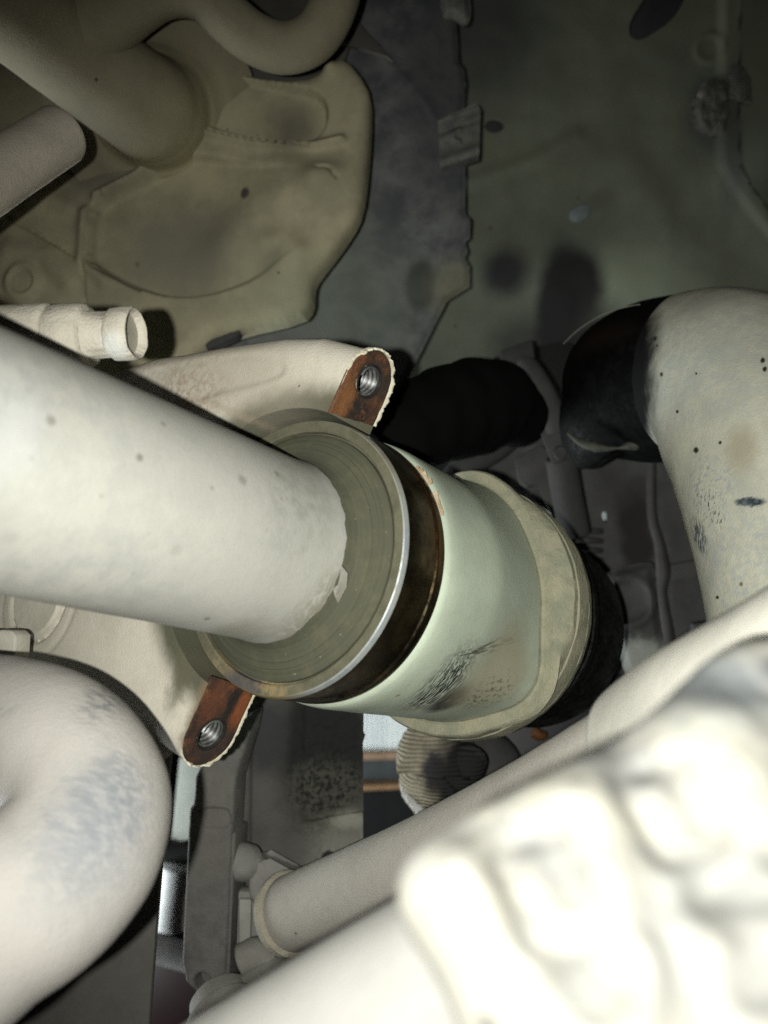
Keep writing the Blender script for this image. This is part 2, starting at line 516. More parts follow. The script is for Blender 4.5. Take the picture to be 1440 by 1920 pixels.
# seam clip: sealed tab over the seam
M_seal = dusty('sealant', of, (.085, .083, .070), (.05, .05, .045), 5, .9, .2, .5, bump=1.0, bsize=1.4)
cl = smooth_poly(ff.uvs([(1294, 195), (1310, 160), (1345, 142), (1372, 150), (1372, 258), (1330, 262), (1298, 240)]), 2)
v, f = sheet(ff, lambda P: sdpoly(P, cl), cl.min(0) - 1, cl.max(0) + 1, .8,
             lambda P, sd: 1 + 4.0 * sstep(0, 6, sd) + wob(P, 6, 1.6, 9.0) - 3.5 * gauss(np.hypot(P[:, 0] - ff.uv(1316, 178)[0], P[:, 1] - ff.uv(1316, 178)[1]), 3.5), lambda P, sd: sd * 0 - 3)
build('sealed_tab', v, f, M_seal, fend)
v, f = prism(ff, ff.uvs([(1362, 128), (1388, 126), (1404, 150), (1406, 200), (1384, 194), (1362, 190)]), 0, 5, 1)
build('seam_clip', v, f, M_seal, fend)
cap = ff.uv(1314, 179)
pl, pf, _ = lathe(ff.xyz(cap[0], cap[1], 3), ff.ez, ff.ex, [(-2, 3), (1.6, 3), (2.2, 2.2), (2.3, .3)], 20)
build('rivet', pl, pf, plain('grey_rivet', (.14, .13, .11), .6, org=of), fend)
v, f = prism(ff, ff.uvs([(1120, -200), (1400, -200), (1400, 110), (1120, 110)]), -60, -55, 1)
build('inner_skin', v, f, plain('dark_inner_skin', (.035, .034, .037), .8, org=of), fend)
v, f = prism(ff, ff.uvs([(890, 200), (965, 200), (965, 280), (890, 280)]), -30, -26, 1)
build('inner_skin', v, f, plain('dark_inner_skin_small', (.04, .04, .036), .8, org=of), fend)

# ------------------------------------------------------------------ guard panel (upper middle)
og = V(760, 350, 505)
fg = Frame(og, (-.10, -1, -.10))
edge_g = [(856, -120), (857, 52), (861, 112), (869, 120), (874, 150), (871, 192), (868, 206), (873, 215), (872, 398), (876, 402), (883, 409), (881, 446), (872, 452), (877, 470), (872, 483), (881, 500), (880, 538), (838, 564), (805, 628), (770, 698), (745, 745), (700, 830)]
poly_g = fg.uvs(edge_g + [(380, 830), (380, -120)])
def front_g(P, sd):
    h = wob(P, 40, 1.5, 1.3)
    e = fg.uvs([(700, 95), (725, 115), (770, 160), (800, 195), (815, 220)])
    x = dline(P, e)
    h += 1.2 * gauss(x, 2.0)
    h -= 3.0 * (1 - sstep(0, 4.0, sd))
    h += 4 * sstep(0, 40, P[:, 0] * 0 + (fg.uv(740, 300)[0] - P[:, 0]))
    return h
def G(px, py): return fg.xyz(*fg.uv(px, py), 0.0)
stain_light_g = [
    dict(c=G(788, 535), r=(9, 30, 15), col=(.030, .030, .030), soft=.3, amp=1.4, size=6),
    dict(c=G(840, 150), r=(24, 40, 60), col=(.03, .03, .031), soft=.6, amp=5, size=12, s=.6),
    dict(c=G(855, 540), r=(16, 40, 16), col=(.16, .155, .09), soft=.6, amp=3, size=8, s=.55),
    dict(c=G(650, 560), r=(40, 40, 40), col=(.14, .165, .13), soft=.7, amp=6, size=10, s=.55),  # greenish patch paints the green-lit cast onto the guard
]
Mg = Mat('dark_guard_plastic', og)
M_g = dusty('grey_guard_coating', og, (.125, .128, .122), (.06, .06, .067), 18, 1.0, .2, .7, specks=.2, spsize=16, rough=.85, bump=.25, stains_tones=stain_light_g)
guard = thing('splash_guard', 'dark mottled grey guard sheet between the casing and the body panel', 'guard panel', og)
v, f = sheet(fg, lambda P: sdpoly(P, poly_g), poly_g.min(0) - 1, poly_g.max(0) + 1, 1.3, front_g, lambda P, sd: front_g(P, sd) - 1.5)
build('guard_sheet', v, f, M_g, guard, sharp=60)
# clip bracket on its edge
cp = fg.uvs([(822, 236), (893, 207), (901, 218), (898, 300), (826, 324)])
M_clip = dusty('guard_clip_coating', og, (.12, .118, .10), (.07, .07, .07), 8, .8, .2, .5, bump=.3)
nub = fg.uv(862, 262)
yl = fg.uvs([(822, 236), (897, 209)]); yb = fg.uvs([(826, 322), (898, 298)])
def front_clip(P, sd):
    h = 6 + 0 * sd
    h = h + 5.0 * gauss(dline(P, yl) - 1.0, 2.2) + 4.0 * gauss(dline(P, yb) - 2.5, 4.0) - 2 * gauss(dline(P, yl) - 5.5, 2.2)
    h += 2.5 * gauss(np.hypot(P[:, 0] - nub[0], P[:, 1] - nub[1]) - 3.5, 1.6) * (P[:, 0] < nub[0] + 1)
    return h + wob(P, 8, .4, 2)
v, f = sheet(fg, lambda P: sdpoly(P, cp), cp.min(0) - 1, cp.max(0) + 1, .7, front_clip, lambda P, sd: sd * 0 - 2)
build('edge_clip', v, f, M_clip, guard)
cp2 = smooth_poly(fg.uvs([(825, -60), (875, -60), (884, 20), (882, 44), (868, 50), (850, 36), (826, 40)]), 2)
v, f = sheet(fg, lambda P: sdpoly(P, cp2), cp2.min(0) - 1, cp2.max(0) + 1, .8, lambda P, sd: 2 + 4 * sstep(0, 4, sd) + wob(P, 8, .8, 4), lambda P, sd: sd * 0 - 1)
build('edge_clip', v, f, M_clip, guard)

# ------------------------------------------------------------------ casing (upper left)
oc = V(430, 380, 450)
fc = Frame(oc, (-.12, -1, .10))
poly_c = smooth_poly(fc.uvs([(-120, 60), (20, 95), (200, 80), (310, 90), (400, 116), (520, 140), (590, 132), (622, 95), (648, 94), (686, 142), (692, 180), (685, 300), (674, 380), (655, 418), (590, 506), (580, 528), (579, 565), (560, 588), (445, 613), (372, 640), (300, 740), (-120, 740)]), 1)
pk1 = smooth_poly(fc.uvs([(374, 176), (364, 238), (480, 262), (578, 276), (618, 235), (612, 165), (520, 152), (402, 130)]), 2)
pk2 = smooth_poly(fc.uvs([(335, 285), (300, 318), (190, 362), (167, 400), (163, 482), (176, 500), (262, 543), (335, 560), (450, 540), (560, 480), (640, 400), (625, 340), (560, 318), (450, 300)]), 2)
def cdist(P, px, py):
    c = fc.uv(px, py); return np.hypot(P[:, 0] - c[0], P[:, 1] - c[1])
def front_c(P, sd):
    h = wob(P, 70, 1.6, 7.7)
    h -= 8 * sstep(0, 2.6, sdpoly(P, pk1)) * (0.55 + .45 * sstep(-30, 25, P[:, 0] - fc.uv(500, 200)[0]))
    s2 = sdpoly(P, pk2)
    lx = sstep(0, 1, (fc.uv(520, 0)[0] - P[:, 0]) / 90 + .25)
    h -= 8.5 * sstep(-1.0, 2.0, s2) * lx
    h += 4.2 * gauss(dline(P, fc.uvs([(360, 248), (480, 270), (590, 276), (640, 262)])), 2.4)
    h += 4.5 * gauss(dline(P, fc.uvs([(330, 268), (260, 330), (180, 366)])), 2.8)
    h += 4.0 * gauss(dline(P, fc.uvs([(160, 400), (158, 490), (200, 530)])), 4)
    h += 5 * gauss(cdist(P, 615, 122), 4.0)
    h += 7.0 * gauss(cdist(P, 600, 345), 9.0) + 3.0 * gauss(cdist(P, 640, 330), 8)
    h += 6.0 * gauss(dline(P, fc.uvs([(560, 340), (480, 400), (430, 460)])), 16)
    h += 2.6 * gauss(dline(P, fc.uvs([(500, 455), (530, 445), (560, 470)])), 6)
    h += 6 * gauss(cdist(P, 540, 500), 12)
    h += 12.0 * gauss(cdist(P, 300, 200), 24) + 5 * gauss(cdist(P, 345, 195), 14)
    h -= 6.0 * gauss(cdist(P, 140, 300), 24)
    h += 3.0 * gauss(cdist(P, 45, 530) - 8, 3.0) + 4.0 * gauss(dline(P, fc.uvs([(20, 470), (90, 480), (135, 530)])), 7)
    # a joint line between two castings at left, and their step
    l1 = dline(P, fc.uvs([(8, 405), (60, 432), (140, 480)])); h -= 2.2 * gauss(l1, .9)
    h -= 1.8 * gauss(dline(P, fc.uvs([(159, 485), (161, 600)])), .9)
    h -= 4.0 * gauss(dline(P, fc.uvs([(190, 362), (168, 395), (162, 440), (161, 480), (172, 500), (262, 543)])), .8)
    h -= 3.0 * gauss(dline(P, fc.uvs([(372, 185), (364, 236), (372, 246), (480, 266), (580, 278)])), .8) + 2.5 * gauss(dline(P, fc.uvs([(600, 325), (618, 322), (634, 340)])), .8)
    h += 3.5 * gauss(dline(P, fc.uvs([(60, 380), (90, 370), (125, 388)])), 6)
    h -= 9 * (1 - np.sqrt(np.clip(1 - (1 - np.clip(sd / 9, 0, 1)) ** 2, 0, 1)))
    h += .5 * gauss(dline(P, fc.uvs([(310, 120), (370, 190), (360, 240)])) , 3)
    return h
def Cc(px, py, h=0): return fc.xyz(*fc.uv(px, py), h)
st_c = [
    dict(c=Cc(545, 235), r=(13, 30, 17), col=(.085, .08, .06), soft=.7, amp=4, size=10, s=.7),
    dict(c=Cc(459, 362), r=(2.4, 20, 3.4), col=(.06, .055, .05), soft=.4, amp=.6, size=2),
    dict(c=Cc(384, 345), r=1.2, col=(.02, .015, .01), soft=.3, amp=.2, size=1),
    dict(c=Cc(250, 488), r=(1.5, 12, 2), col=(.05, .05, .05), soft=.4, amp=.3, size=1),
    dict(c=Cc(330, 470), r=(44, 40, 26), col=(.17, .16, .115), soft=.7, amp=8, size=14, s=.8),
    dict(c=Cc(190, 260), r=(30, 40, 24), col=(.09, .085, .08), soft=.6, amp=4, size=14, s=.8),
    dict(c=Cc(560, 560), r=(30, 40, 20), col=(.19, .205, .14), soft=.8, amp=4, size=10, s=.5),
]
M_c = dusty('dusty_casting', oc, (.35, .317, .205), (.215, .197, .135), 35, .8, .13, .5, specks=.22, spsize=14, bump=.2, stains_tones=st_c)
casing = thing('engine_casing', 'dusty olive cast casing with sunken pockets and rounded edge at upper left', 'engine casing', oc)
v, f = sheet(fc, lambda P: sdpoly(P, poly_c), poly_c.min(0) - 1, poly_c.max(0) + 1, 1.0, front_c, lambda P, sd: front_c(P, sd) - 8 - 10 * sstep(0, 12, sd))
build('cast_wall', v, f, M_c, casing, sharp=70)
pl, pf, _ = lathe(Cc(40, 535, 0), fc.ez, fc.ex, [(-4, 9), (1.5, 9), (2.5, 8), (2.7, 3), (2.2, .3)], 32)
build('boss', pl, pf, M_c, casing)
# ragged dark-coloured lug under the casing's edge
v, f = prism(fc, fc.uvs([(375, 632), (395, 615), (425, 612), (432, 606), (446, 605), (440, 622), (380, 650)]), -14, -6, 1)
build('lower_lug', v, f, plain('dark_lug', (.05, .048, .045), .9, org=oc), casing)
# a second dark sheet above the casing
o2 = V(330, 60, 496)
f2 = Frame(o2, (-.1, -1, .05))
bulk = thing('bulkhead_sheet', 'dark sheet metal wall behind the branched pipe at the top', 'body panel', o2)
v, f = prism(f2, f2.uvs([(-150, -150), (700, -150), (665, 60), (640, 130), (560, 250), (-150, 420)]), -2, 0, .8)
M_bulk = dusty('dark_dusty_sheet', o2, (.085, .08, .07), None, 20, .8, .2, .6, bump=.2)
build('sheet', v, f, M_bulk, bulk)
v, f = prism(f2, f2.uvs([(-60, 60), (22, 122), (6, 205), (-60, 190)]), 0, 4, .8)
build('lapped_sheet', v, f, M_bulk, bulk)
v, f = prism(f2, f2.uvs([(278, 42), (420, 96), (500, 132), (300, 108)]), 0, 3, .8)
build('lapped_sheet', v, f, M_bulk, bulk)
v, f = prism(f2, f2.uvs([(655, 25), (740, 120), (700, 100), (640, 88)]), 0, 3, .8)
build('lapped_sheet', v, f, M_bulk, bulk)

# ------------------------------------------------------------------ branched pipe (top left)
op = V(200, 100, 400)
pipe = thing('branched_pipe', 'thick dusty pipe with curling side branch running into the casing', 'pipe', op)
M_p = dusty('dusty_pipe', op, (.23, .205, .135), (.19, .17, .115), 25, .8, .16, .5, bump=.25, specks=.12, spsize=16,
            stains_tones=[dict(c=V(315, 222, 450), r=(33, 40, 33), col=(.345, .305, .187), soft=.4, amp=5, size=12)])
v, f = tube([(-190, -190, 330, 22), (-60, -50, 352, 22), (60, 40, 380, 23), (165, 122, 404, 23.5), (225, 166, 416, 24), (262, 192, 428, 25), (280, 204, 440, 27), (286, 207, 449, 32), (288, 208, 455, 42), (289, 208, 459, 56)], 10, 80, .008, 18, 2)
build('main_pipe', v, f, M_p, pipe)
v, f = tube([(130, 75, 392, 21), (215, 22, 390, 16), (300, -18, 390, 12.5), (375, -12, 392, 11.5), (425, 32, 394, 11.3), (480, 74, 396, 11.3), (535, 90, 398, 11.3), (585, 72, 399, 11.3), (618, 25, 400, 11.3), (640, -50, 402, 11.3), (650, -140, 404, 11.3)], 12, 56, .01, 14, 6)
build('branch', v, f, M_p, pipe)

# ------------------------------------------------------------------ hose end (left)
v, f = tube([(-160, 430, 290, 11.6), (-40, 352, 318, 12), (40, 300, 338, 12), (112, 254, 356, 12)], 12, 56, .008, 12, 3, round_ends=(True, True))
oh = V(60, 290, 345)
o = build('coolant_hose', v, f, dusty('dusty_hose', oh, (.58, .51, .41), None, 16, .5, .16, .4, bump=.3), org=oh)
tag(o, 'short beige hose poking in from left edge below the branched pipe', 'hose')

# ================================================================== bearing bracket
FRN = 10.0      # the casting's near face stands this far before the bearing's face
fb = Frame(B, -A, W)         # u = w (to the right), v, h towards the viewer
sgn = 1.0 if fb.ey @ U > 0 else -1.0
def BW(px, py): return fb.uv(px, py, FRN)
top_edge = [(300, 71.6), (0, 71.6)] + [tuple(BW(*p)) for p in [(590, 615), (520, 616), (450, 626), (400, 634), (330, 648), (275, 657), (180, 690)]] + [tuple(BW(-40, 640))]
low_edge = [tuple(BW(-60, 1500)), tuple(BW(0, 1440)), tuple(BW(240, 1430)), (-14, -76.0), (-4, -75.0), (0, -74.6), (300, -74.6)]
poly_b = np.array(top_edge[1:] + low_edge[:-1])
poly_b = np.vstack([[(40, 71.6)], poly_b[0:], [(40, -74.6)]])
def sdf_arm(P): return sdpoly(P, poly_b)
def sdf_b(P): return np.minimum(np.minimum(sdf_arm(P), -P[:, 0]), np.hypot(P[:, 0], P[:, 1]) - 46.4)
RB = 11.0
flat_pad = smooth_poly([tuple(BW(*p)) for p in [(180, 720), (330, 672), (520, 645), (545, 690), (520, 720), (400, 745), (300, 790)]], 2)
plug_c = BW(72, 1120)
def front_b(P, sd):
    s = np.clip(sdf_arm(P) / RB, 0, 1)
    h = FRN - RB + RB * np.sqrt(np.clip(1 - (1 - s) ** 2, 0, 1))
    far = sstep(-20, -120, P[:, 0])
    h = h - .7 * sstep(0, 3.0, sdpoly(P, flat_pad)) + wob(P, 45, .35, 5)
    dp = np.hypot(P[:, 0] - plug_c[0], P[:, 1] - plug_c[1])
    h -= 1.5 * gauss(dp - 17.2, .7) + .5 * gauss(dp - 24, 1.2)
    return h
def back_b(P, sd):
    s = np.clip(sdf_arm(P) / RB, 0, 1)
    return FRN - RB - RB * np.sqrt(np.clip(1 - (1 - s) ** 2, 0, 1))
def K(px, py, h=FRN): return fb.xyz(*fb.uv(px, py, h), h)
ob = B - W * 40
rustw = (.30, .17, .085)
st_b = [
    dict(c=B, r=(60, 54.5, 54.5), ax=AX, col=(.085, .083, .055), soft=.09, amp=1.5, size=5),
    dict(c=K(372, 1205), r=(6, 22, 22), ax=(W, A, U), col=(.10, .095, .06), soft=.4, amp=3, size=4, s=.9),
    dict(c=K(395, 1290), r=(4, 20, 26), ax=(W, A, U), col=(.16, .12, .07), soft=.5, amp=2, size=3, s=.9),
    dict(c=K(395, 655), r=(8, 14, 3), ax=(W, A, U), col=rustw, soft=.6, amp=2.5, size=3, s=.6, brk=(2.0, .45, .65)),
    dict(c=K(360, 725), r=(18, 14, 9), ax=(W, A, U), col=(.27, .17, .10), soft=.7, amp=3, size=4, s=.7, brk=(2.5, .42, .62)),
    dict(c=K(262, 665), r=(14, 14, 7), ax=(W, A, U), col=rustw, soft=.6, amp=3, size=4, s=.5, brk=(2.5, .45, .65)),
    dict(c=K(420, 765), r=(24, 14, 1.2), ax=(W, A, U), col=(.32, .23, .16), soft=.6, amp=1.5, size=5, s=.4),
    dict(c=K(608, 778), r=(4, 20, 8), ax=(W, A, U), col=(.09, .085, .055), soft=.5, amp=2, size=3, s=.7),
    dict(c=K(90, 1255), r=(40, 20, 14), ax=(W, A, U), col=(.36, .33, .26), soft=.7, amp=3, size=8, s=.6),
    dict(c=K(420, 690), r=(40, 14, 14), ax=(W, A, U), col=(.42, .37, .29), soft=.6, amp=3, size=6, s=.55),
]
M_b = dusty('dust_coated_casting', ob, (.56, .52, .43), (.46, .415, .335), 22, .7, .17, .45, specks=.25, spsize=8, bump=.2, bsize=.7, stains_tones=st_b)
bracket = thing('bearing_bracket', 'dusty beige cast bracket cradling the bearing, two rusty bolt lugs', 'bracket', ob)
lo = np.array([-235, -140]); hi = np.array([1.5, 74])
v, f = sheet(fb, sdf_b, lo, hi, 1.0, front_b, back_b)
arm_o = build('cast_arm', v, f, M_b, bracket, sharp=50)
def drill(o, cutters):
    for (c_, ax_, r_, l_) in cutters:
        cv, cf, _ = lathe(c_, ax_, (.1, .2, .97), [(-l_, r_), (2, r_)], 40)
        k = build('cutter', cv, cf, M_b, org=ORG[o])
        m = o.modifiers.new('cut', 'BOOLEAN'); m.operation = 'DIFFERENCE'; m.solver = 'EXACT'; m.object = k
        k.location = o.matrix_world.translation if o.parent is None else Vector(ORG[o]) * MM
        bpy.context.view_layer.update()
        me = bpy.data.meshes.new_from_object(o.evaluated_get(bpy.context.evaluated_depsgraph_get()))
        o.modifiers.clear(); o.data = me
        bpy.data.objects.remove(k)
    o.data.set_sharp_from_angle(angle=math.radians(50))
drill(arm_o, [(B + A * 1.0 + U * 61.5, W, 5.6, 17), (B + A * 1.0 - U * 63.5, W, 5.6, 17)])
# rusty mating faces with threaded holes
fm = Frame(B, W, A)                     # u along A, v along the lugs, h out of the mating plane
sm = 1.0 if fm.ey @ U > 0 else -1.0
def thread_mat(name, c_, r_):
    M = Mat(name, ob)
    q_ = M.vm('SUBTRACT', M.P, tuple(np.asarray(c_) - ob))
    rad_ = M.vm('LENGTH', M.vm('SUBTRACT', q_, M.vm('SCALE', tuple(fm.ez), scale=M.vm('DOT_PRODUCT', q_, tuple(fm.ez)))))
    root = M.rmp(rad_, r_ - .62, r_ - .30)                       # shade painted dark into the thread roots
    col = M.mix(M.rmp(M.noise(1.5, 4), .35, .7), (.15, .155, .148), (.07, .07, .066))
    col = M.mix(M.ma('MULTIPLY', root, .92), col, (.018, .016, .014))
    return M.done(col, .38, .35, .5, M.noise(.4, 3), .03)
def hole_parts(uc, u0, u1, sign, rhole, stains_tones, seed, nm):
    cy = sm * uc
    # outline: straight end at the bearing, round end at the lug's tip
    pts = []
    R_ = 11.0
    yb = sm * u0; yt = sm * (u1)
    ycen = sm * (u1 - (R_ if u1 > 0 else -R_))
    dr = 1 if yt > ycen else -1
    pts += [(-10, yb + dr * .0), (-10, ycen)]
    for k in range(1, 18):
        a = math.pi * k / 18
        pts.append((1 - R_ * math.cos(a), ycen + dr * R_ * math.sin(a)))
    pts += [(12, ycen), (12, yb + dr * 3.0)]
    poly = np.array(pts)
    hc = np.array([1.0, cy])
    M_r = rusty('rust_' + nm, ob, stains_tones, dark=.75 if nm == 'upper' else 1.15)
    def sdm(P): return np.minimum(sdpoly(P, poly), np.hypot(P[:, 0] - hc[0], P[:, 1] - hc[1]) - rhole)
    v, f = sheet(fm, sdm, poly.min(0) - 1, poly.max(0) + 1, .55, lambda P, sd: .35 + wob(P, 4, .18, seed) - .5 * gauss(sd, .5), lambda P, sd: sd * 0 - .6)
    mf = build('mating_face', v, f, M_r, bracket, sharp=50)
    part_is(mf, 'orange rusty face of the upper lug' if nm == 'upper' else 'dark rusty face of the lower lug')
    prof = [(.5, rhole + .55), (.55, rhole + .1)]
    for k in range(7):
        prof += [(-.4 - k * 2.0, rhole), (-1.35 - k * 2.0, rhole - .95), (-1.5 - k * 2.0, rhole - .95)]
    prof += [(-15, .2)]
    tv, tf, _ = lathe(fm.xyz(hc[0], hc[1], 0), fm.ez, -fm.ex, prof, 48, lambda t, r, th: (t + (th / (2 * math.pi) * 2.0 if -14.8 < t < -.5 else 0), r), close=False)
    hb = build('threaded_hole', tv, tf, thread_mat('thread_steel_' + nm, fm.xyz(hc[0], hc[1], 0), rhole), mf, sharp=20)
    # torn paint lip round the free edge
    lip = pts[1:] if nm == 'upper' else pts[4:]
    vv, fs_ = [], []
    dense = []
    for i in range(len(lip) - 1):
        a, b = np.array(lip[i]), np.array(lip[i + 1]); n_ = max(2, int(np.linalg.norm(b - a) / .35))
        for k in range(n_): dense.append(a + (b - a) * k / n_)
    for i, p in enumerate(dense):
        out = nrm(p - np.array([1.0, ycen])) if (p[1] - ycen) * dr > 0 else np.array([1.0 if p[0] > 1 else -1.0, 0])
        frac = i / len(dense)
        prot = (.25 + 1.9 * max(0, noise.noise(Vector((i * .13, seed, 0))) + .42) + .12 * noise.noise(Vector((i * .9, seed, 5))) + .6 * noise.noise(Vector((i * .33, seed, 9)))) * (1.0 if frac > .15 else .25)
        if nm == 'lower': prot *= .55
        w = .55 + .35 * noise.noise(Vector((i * .5, 3, seed)))
        q0 = p + out * -.15; q1 = p + out * (w * .9)
        vv += [fm.xyz(q0[0], q0[1], -.5), fm.xyz(q0[0], q0[1], prot), fm.xyz(q1[0], q1[1], prot * .9), fm.xyz(q1[0], q1[1], -.5)]
        if i:
            k0 = 4 * (i - 1)
            for e in range(4): fs_.append((k0 + e, k0 + (e + 1) % 4, k0 + 4 + (e + 1) % 4, k0 + 4 + e))
    fs_ += [(0, 1, 2, 3), tuple(len(vv) - 4 + e for e in (3, 2, 1, 0))]
    build('paint_edge', vv, fs_, dusty('torn_paint_' + nm, ob, (.56, .54, .42), (.45, .38, .25), 3, .6, .15, .4, bump=.2), bracket, sharp=60)
Fm = lambda t, u, h=0: fm.xyz(t, sm * u, h)
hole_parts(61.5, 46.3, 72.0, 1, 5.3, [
    dict(c=Fm(2, 52), r=(6.5, 5, 4.5), ax=(A, W, U), col=(.016, .013, .011), soft=.5, amp=2.2, size=2.5, brk=(1.6, .38, .52)),
    dict(c=Fm(1, 61.5), r=(6.9, 9, 6.9), ax=(A, W, U), col=(.028, .019, .013), soft=.22, amp=.6, size=2, s=.85),
    dict(c=Fm(9, 64), r=(3, 5, 6), ax=(A, W, U), col=(.02, .015, .012), soft=.6, amp=2, size=2.5, s=.8),
    dict(c=Fm(-6, 54), r=(3.5, 5, 7), ax=(A, W, U), col=(.20, .085, .028), soft=.6, amp=2, size=3, s=.6)], 1.0, 'upper')
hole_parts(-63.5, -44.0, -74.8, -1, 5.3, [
    dict(c=Fm(1, -66), r=(9, 9, 8), ax=(A, W, U), col=(.030, .022, .018), soft=.5, amp=2.5, size=3, s=.8),
    dict(c=Fm(4, -53), r=(2.3, 9, 7), ax=(A, W, U), col=(.015, .012, .011), soft=.4, amp=1.2, size=2.5, s=.9),
    dict(c=Fm(9, -54), r=(3.2, 9, 6.5), ax=(A, W, U), col=(.20, .06, .02), soft=.5, amp=1.5, size=2.5, s=.8),
    dict(c=Fm(-4, -51), r=(4, 9, 8), ax=(A, W, U), col=(.11, .040, .02), soft=.6, amp=2, size=2.5, s=.7)], 6.0, 'lower')
# core plug on the bracket's left arm
def pb(px, py, h): return fb.xyz(*fb.uv(px, py, FRN), h)
pl, pf, _ = lathe(pb(72, 1118, FRN - 2), -A, W, [(-3, 16.0), (1.6, 16.0), (2.8, 14.8), (2.6, 8), (2.9, .4)], 56, lambda t, r, th: (t + (.35 * noise.noise(Vector((math.cos(th) * 3, math.sin(th) * 3, r * .3))) if r > 1 else 0), r))
build('core_plug', pl, pf, M_b, bracket)
# bolt head resting on the bracket's foot
obh = V(20, 1205, 300)
fbh = Frame(obh, (-.35, -1, .1))
v, f = prism(fbh, fbh.uvs([(-60, 1180), (-14, 1182), (-6, 1192), (-2, 1180), (20, 1182), (29, 1192), (26, 1238), (-60, 1234)]), -8, 0, .9, 3)
o = build('bolt_head', v, f, dusty('dusty_bolt', obh, (.46, .43, .36), None, 6, .4, .12, .4), org=obh)
tag(o, 'small dusty square bolt head between shaft and grey rubber elbow', 'bolt')

# ================================================================== bearing
bear = thing('support_bearing', 'round shaft bearing with olive seal and shiny dark metal rim', 'bearing', B)
def wobble(a, s, seed): return lambda t, r, th: (t + a * noise.noise(Vector((math.cos(th) * s, math.sin(th) * s, seed + r * .35))), r + .4 * a * noise.noise(Vector((math.cos(th) * s * 2, math.sin(th) * s * 2, seed + 9 + r * .3))))
Ms = Mat('dirty_seal', B)
_r = Ms.vm('LENGTH', Ms.vm('SUBTRACT', Ms.P, Ms.vm('SCALE', tuple(A), scale=Ms.vm('DOT_PRODUCT', Ms.P, tuple(A)))))
_cc = Ms.t.nodes.new('ShaderNodeCombineXYZ'); Ms.link(_r, _cc.inputs[0])
band = Ms.noise(2.2, 2, .5, vec=_cc.outputs[0])
_c = Ms.mix(Ms.rmp(band, .35, .65), (.066, .066, .043), (.052, .052, .034))
_c = Ms.mix(Ms.ma('MULTIPLY', Ms.rmp(Ms.noise(7, 5, .7), .45, .7), .5), _c, (.095, .087, .052))
_c = Ms.mix(Ms.ma('MULTIPLY', Ms.rmp(Ms.noise(.5, 3, .7), .5, .75), .45), _c, (.05, .05, .033))
_c = Ms.mix(Ms.rmp(Ms.noise(1.1, 1, .5), .76, .80), _c, (.15, .14, .095))
M_seal2 = Ms.done(_c, .85, 0, .25, Ms.ma('ADD', Ms.noise(.5, 4, .7), Ms.ma('MULTIPLY', band, .6)), .15)
prof = [(2, 27), (-8.2, 28.4), (-6.6, 29.4), (-4.6, 30.6), (-3.2, 32.6), (-2.5, 34.6), (-2.6, 34.75), (-2.4, 34.9), (-1.9, 36.6), (-1.95, 36.7), (-1.6, 36.9), (-.9, 39.2), (-.35, 40.2), (-.1, 40.5), (1.2, 40.6)]
v, f, s_ = lathe(B, A, U, prof, 128, wobble(.18, 2.2, 1), close=False)
build('face_seal', v, f, M_seal2, bear, sharp=28)
Mr = Mat('rim_metal', B)
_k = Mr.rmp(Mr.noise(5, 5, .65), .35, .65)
_side = Mr.rmp(Mr.vm('DOT_PRODUCT', Mr.P, tuple(nrm(W * .95 - U * .10))), 20, 42)       # rim highlight painted in: brighter steel on the free side only
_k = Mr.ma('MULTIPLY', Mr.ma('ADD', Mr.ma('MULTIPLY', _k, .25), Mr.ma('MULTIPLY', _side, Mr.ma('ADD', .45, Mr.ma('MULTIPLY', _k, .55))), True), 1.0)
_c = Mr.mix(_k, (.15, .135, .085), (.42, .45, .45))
_c = Mr.mix(Mr.blob(B - U * 44 + W * 8, (22, 30, 16), (W, A, U), .5, 3, 5), _c, (.17, .13, .065))
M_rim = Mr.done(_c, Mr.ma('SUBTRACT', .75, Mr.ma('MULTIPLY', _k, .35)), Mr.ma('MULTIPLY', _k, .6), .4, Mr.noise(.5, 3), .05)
M_face = dusty('olive_rim_dirt', B, (.105, .10, .065), (.06, .058, .036), 7, .8, .2, .4, bump=.2,
               stains_tones=[dict(c=B - U * 43 + W * 12, r=(24, 12, 9), ax=(W, A, U), col=(.20, .15, .075), soft=.5, amp=3, size=4, brk=(3, .35, .6)),
                       dict(c=B + W * 6 - U * 44, r=(9, 9, 5), ax=(W, A, U), col=(.05, .05, .055), soft=.5, amp=2, size=3, s=.8)])
Mn = Mat('browned_band', B)
_n = Mn.noise(11, 5, .65)
_c = Mn.mix(Mn.rmp(_n, .40, .66), (.034, .028, .017), (.090, .070, .036))
_c = Mn.mix(Mn.ma('MULTIPLY', Mn.rmp(Mn.noise(1.0, 4, .7, vec=Mn.stretch(A, 8, 1.2)), .52, .75), .5), _c, (.02, .015, .010))
_c = Mn.mix(Mn.ma('MULTIPLY', Mn.blob(B + A * 20 + U * 36 + W * 30, (26, 8, 26), (W, A, U), .5, 3, 5), .7), _c, (.12, .06, .02))
M_band = Mn.done(_c, Mn.rmp(Mn.noise(3, 4), .3, .7, .16, .30), .9, .5, Mn.noise(.7, 3), .03)
prof = [(1.3, 40.6), (1.4, 41.2), (-.7, 41.35), (-1.1, 41.9), (-1.1, 44.8), (-.75, 45.15), (.2, 45.45), (.9, 45.7), (15.8, 45.7), (16.1, 45.0), (16.9, 45.0), (17.2, 45.7), (18.0, 45.9), (21.2, 45.6), (22.2, 44.6), (22.3, 28)]
mi = {0: 2, 1: 2, 2: 2, 3: 2, 4: 0, 5: 0, 6: 0}
v, f, s_ = lathe(B, A, U, prof, 160, wobble(.10, 2.5, 7), close=False)
build('outer_ring', v, f, [M_rim, M_band, M_face], bear, midx=[mi.get(k, 1) for k in s_], sharp=25)
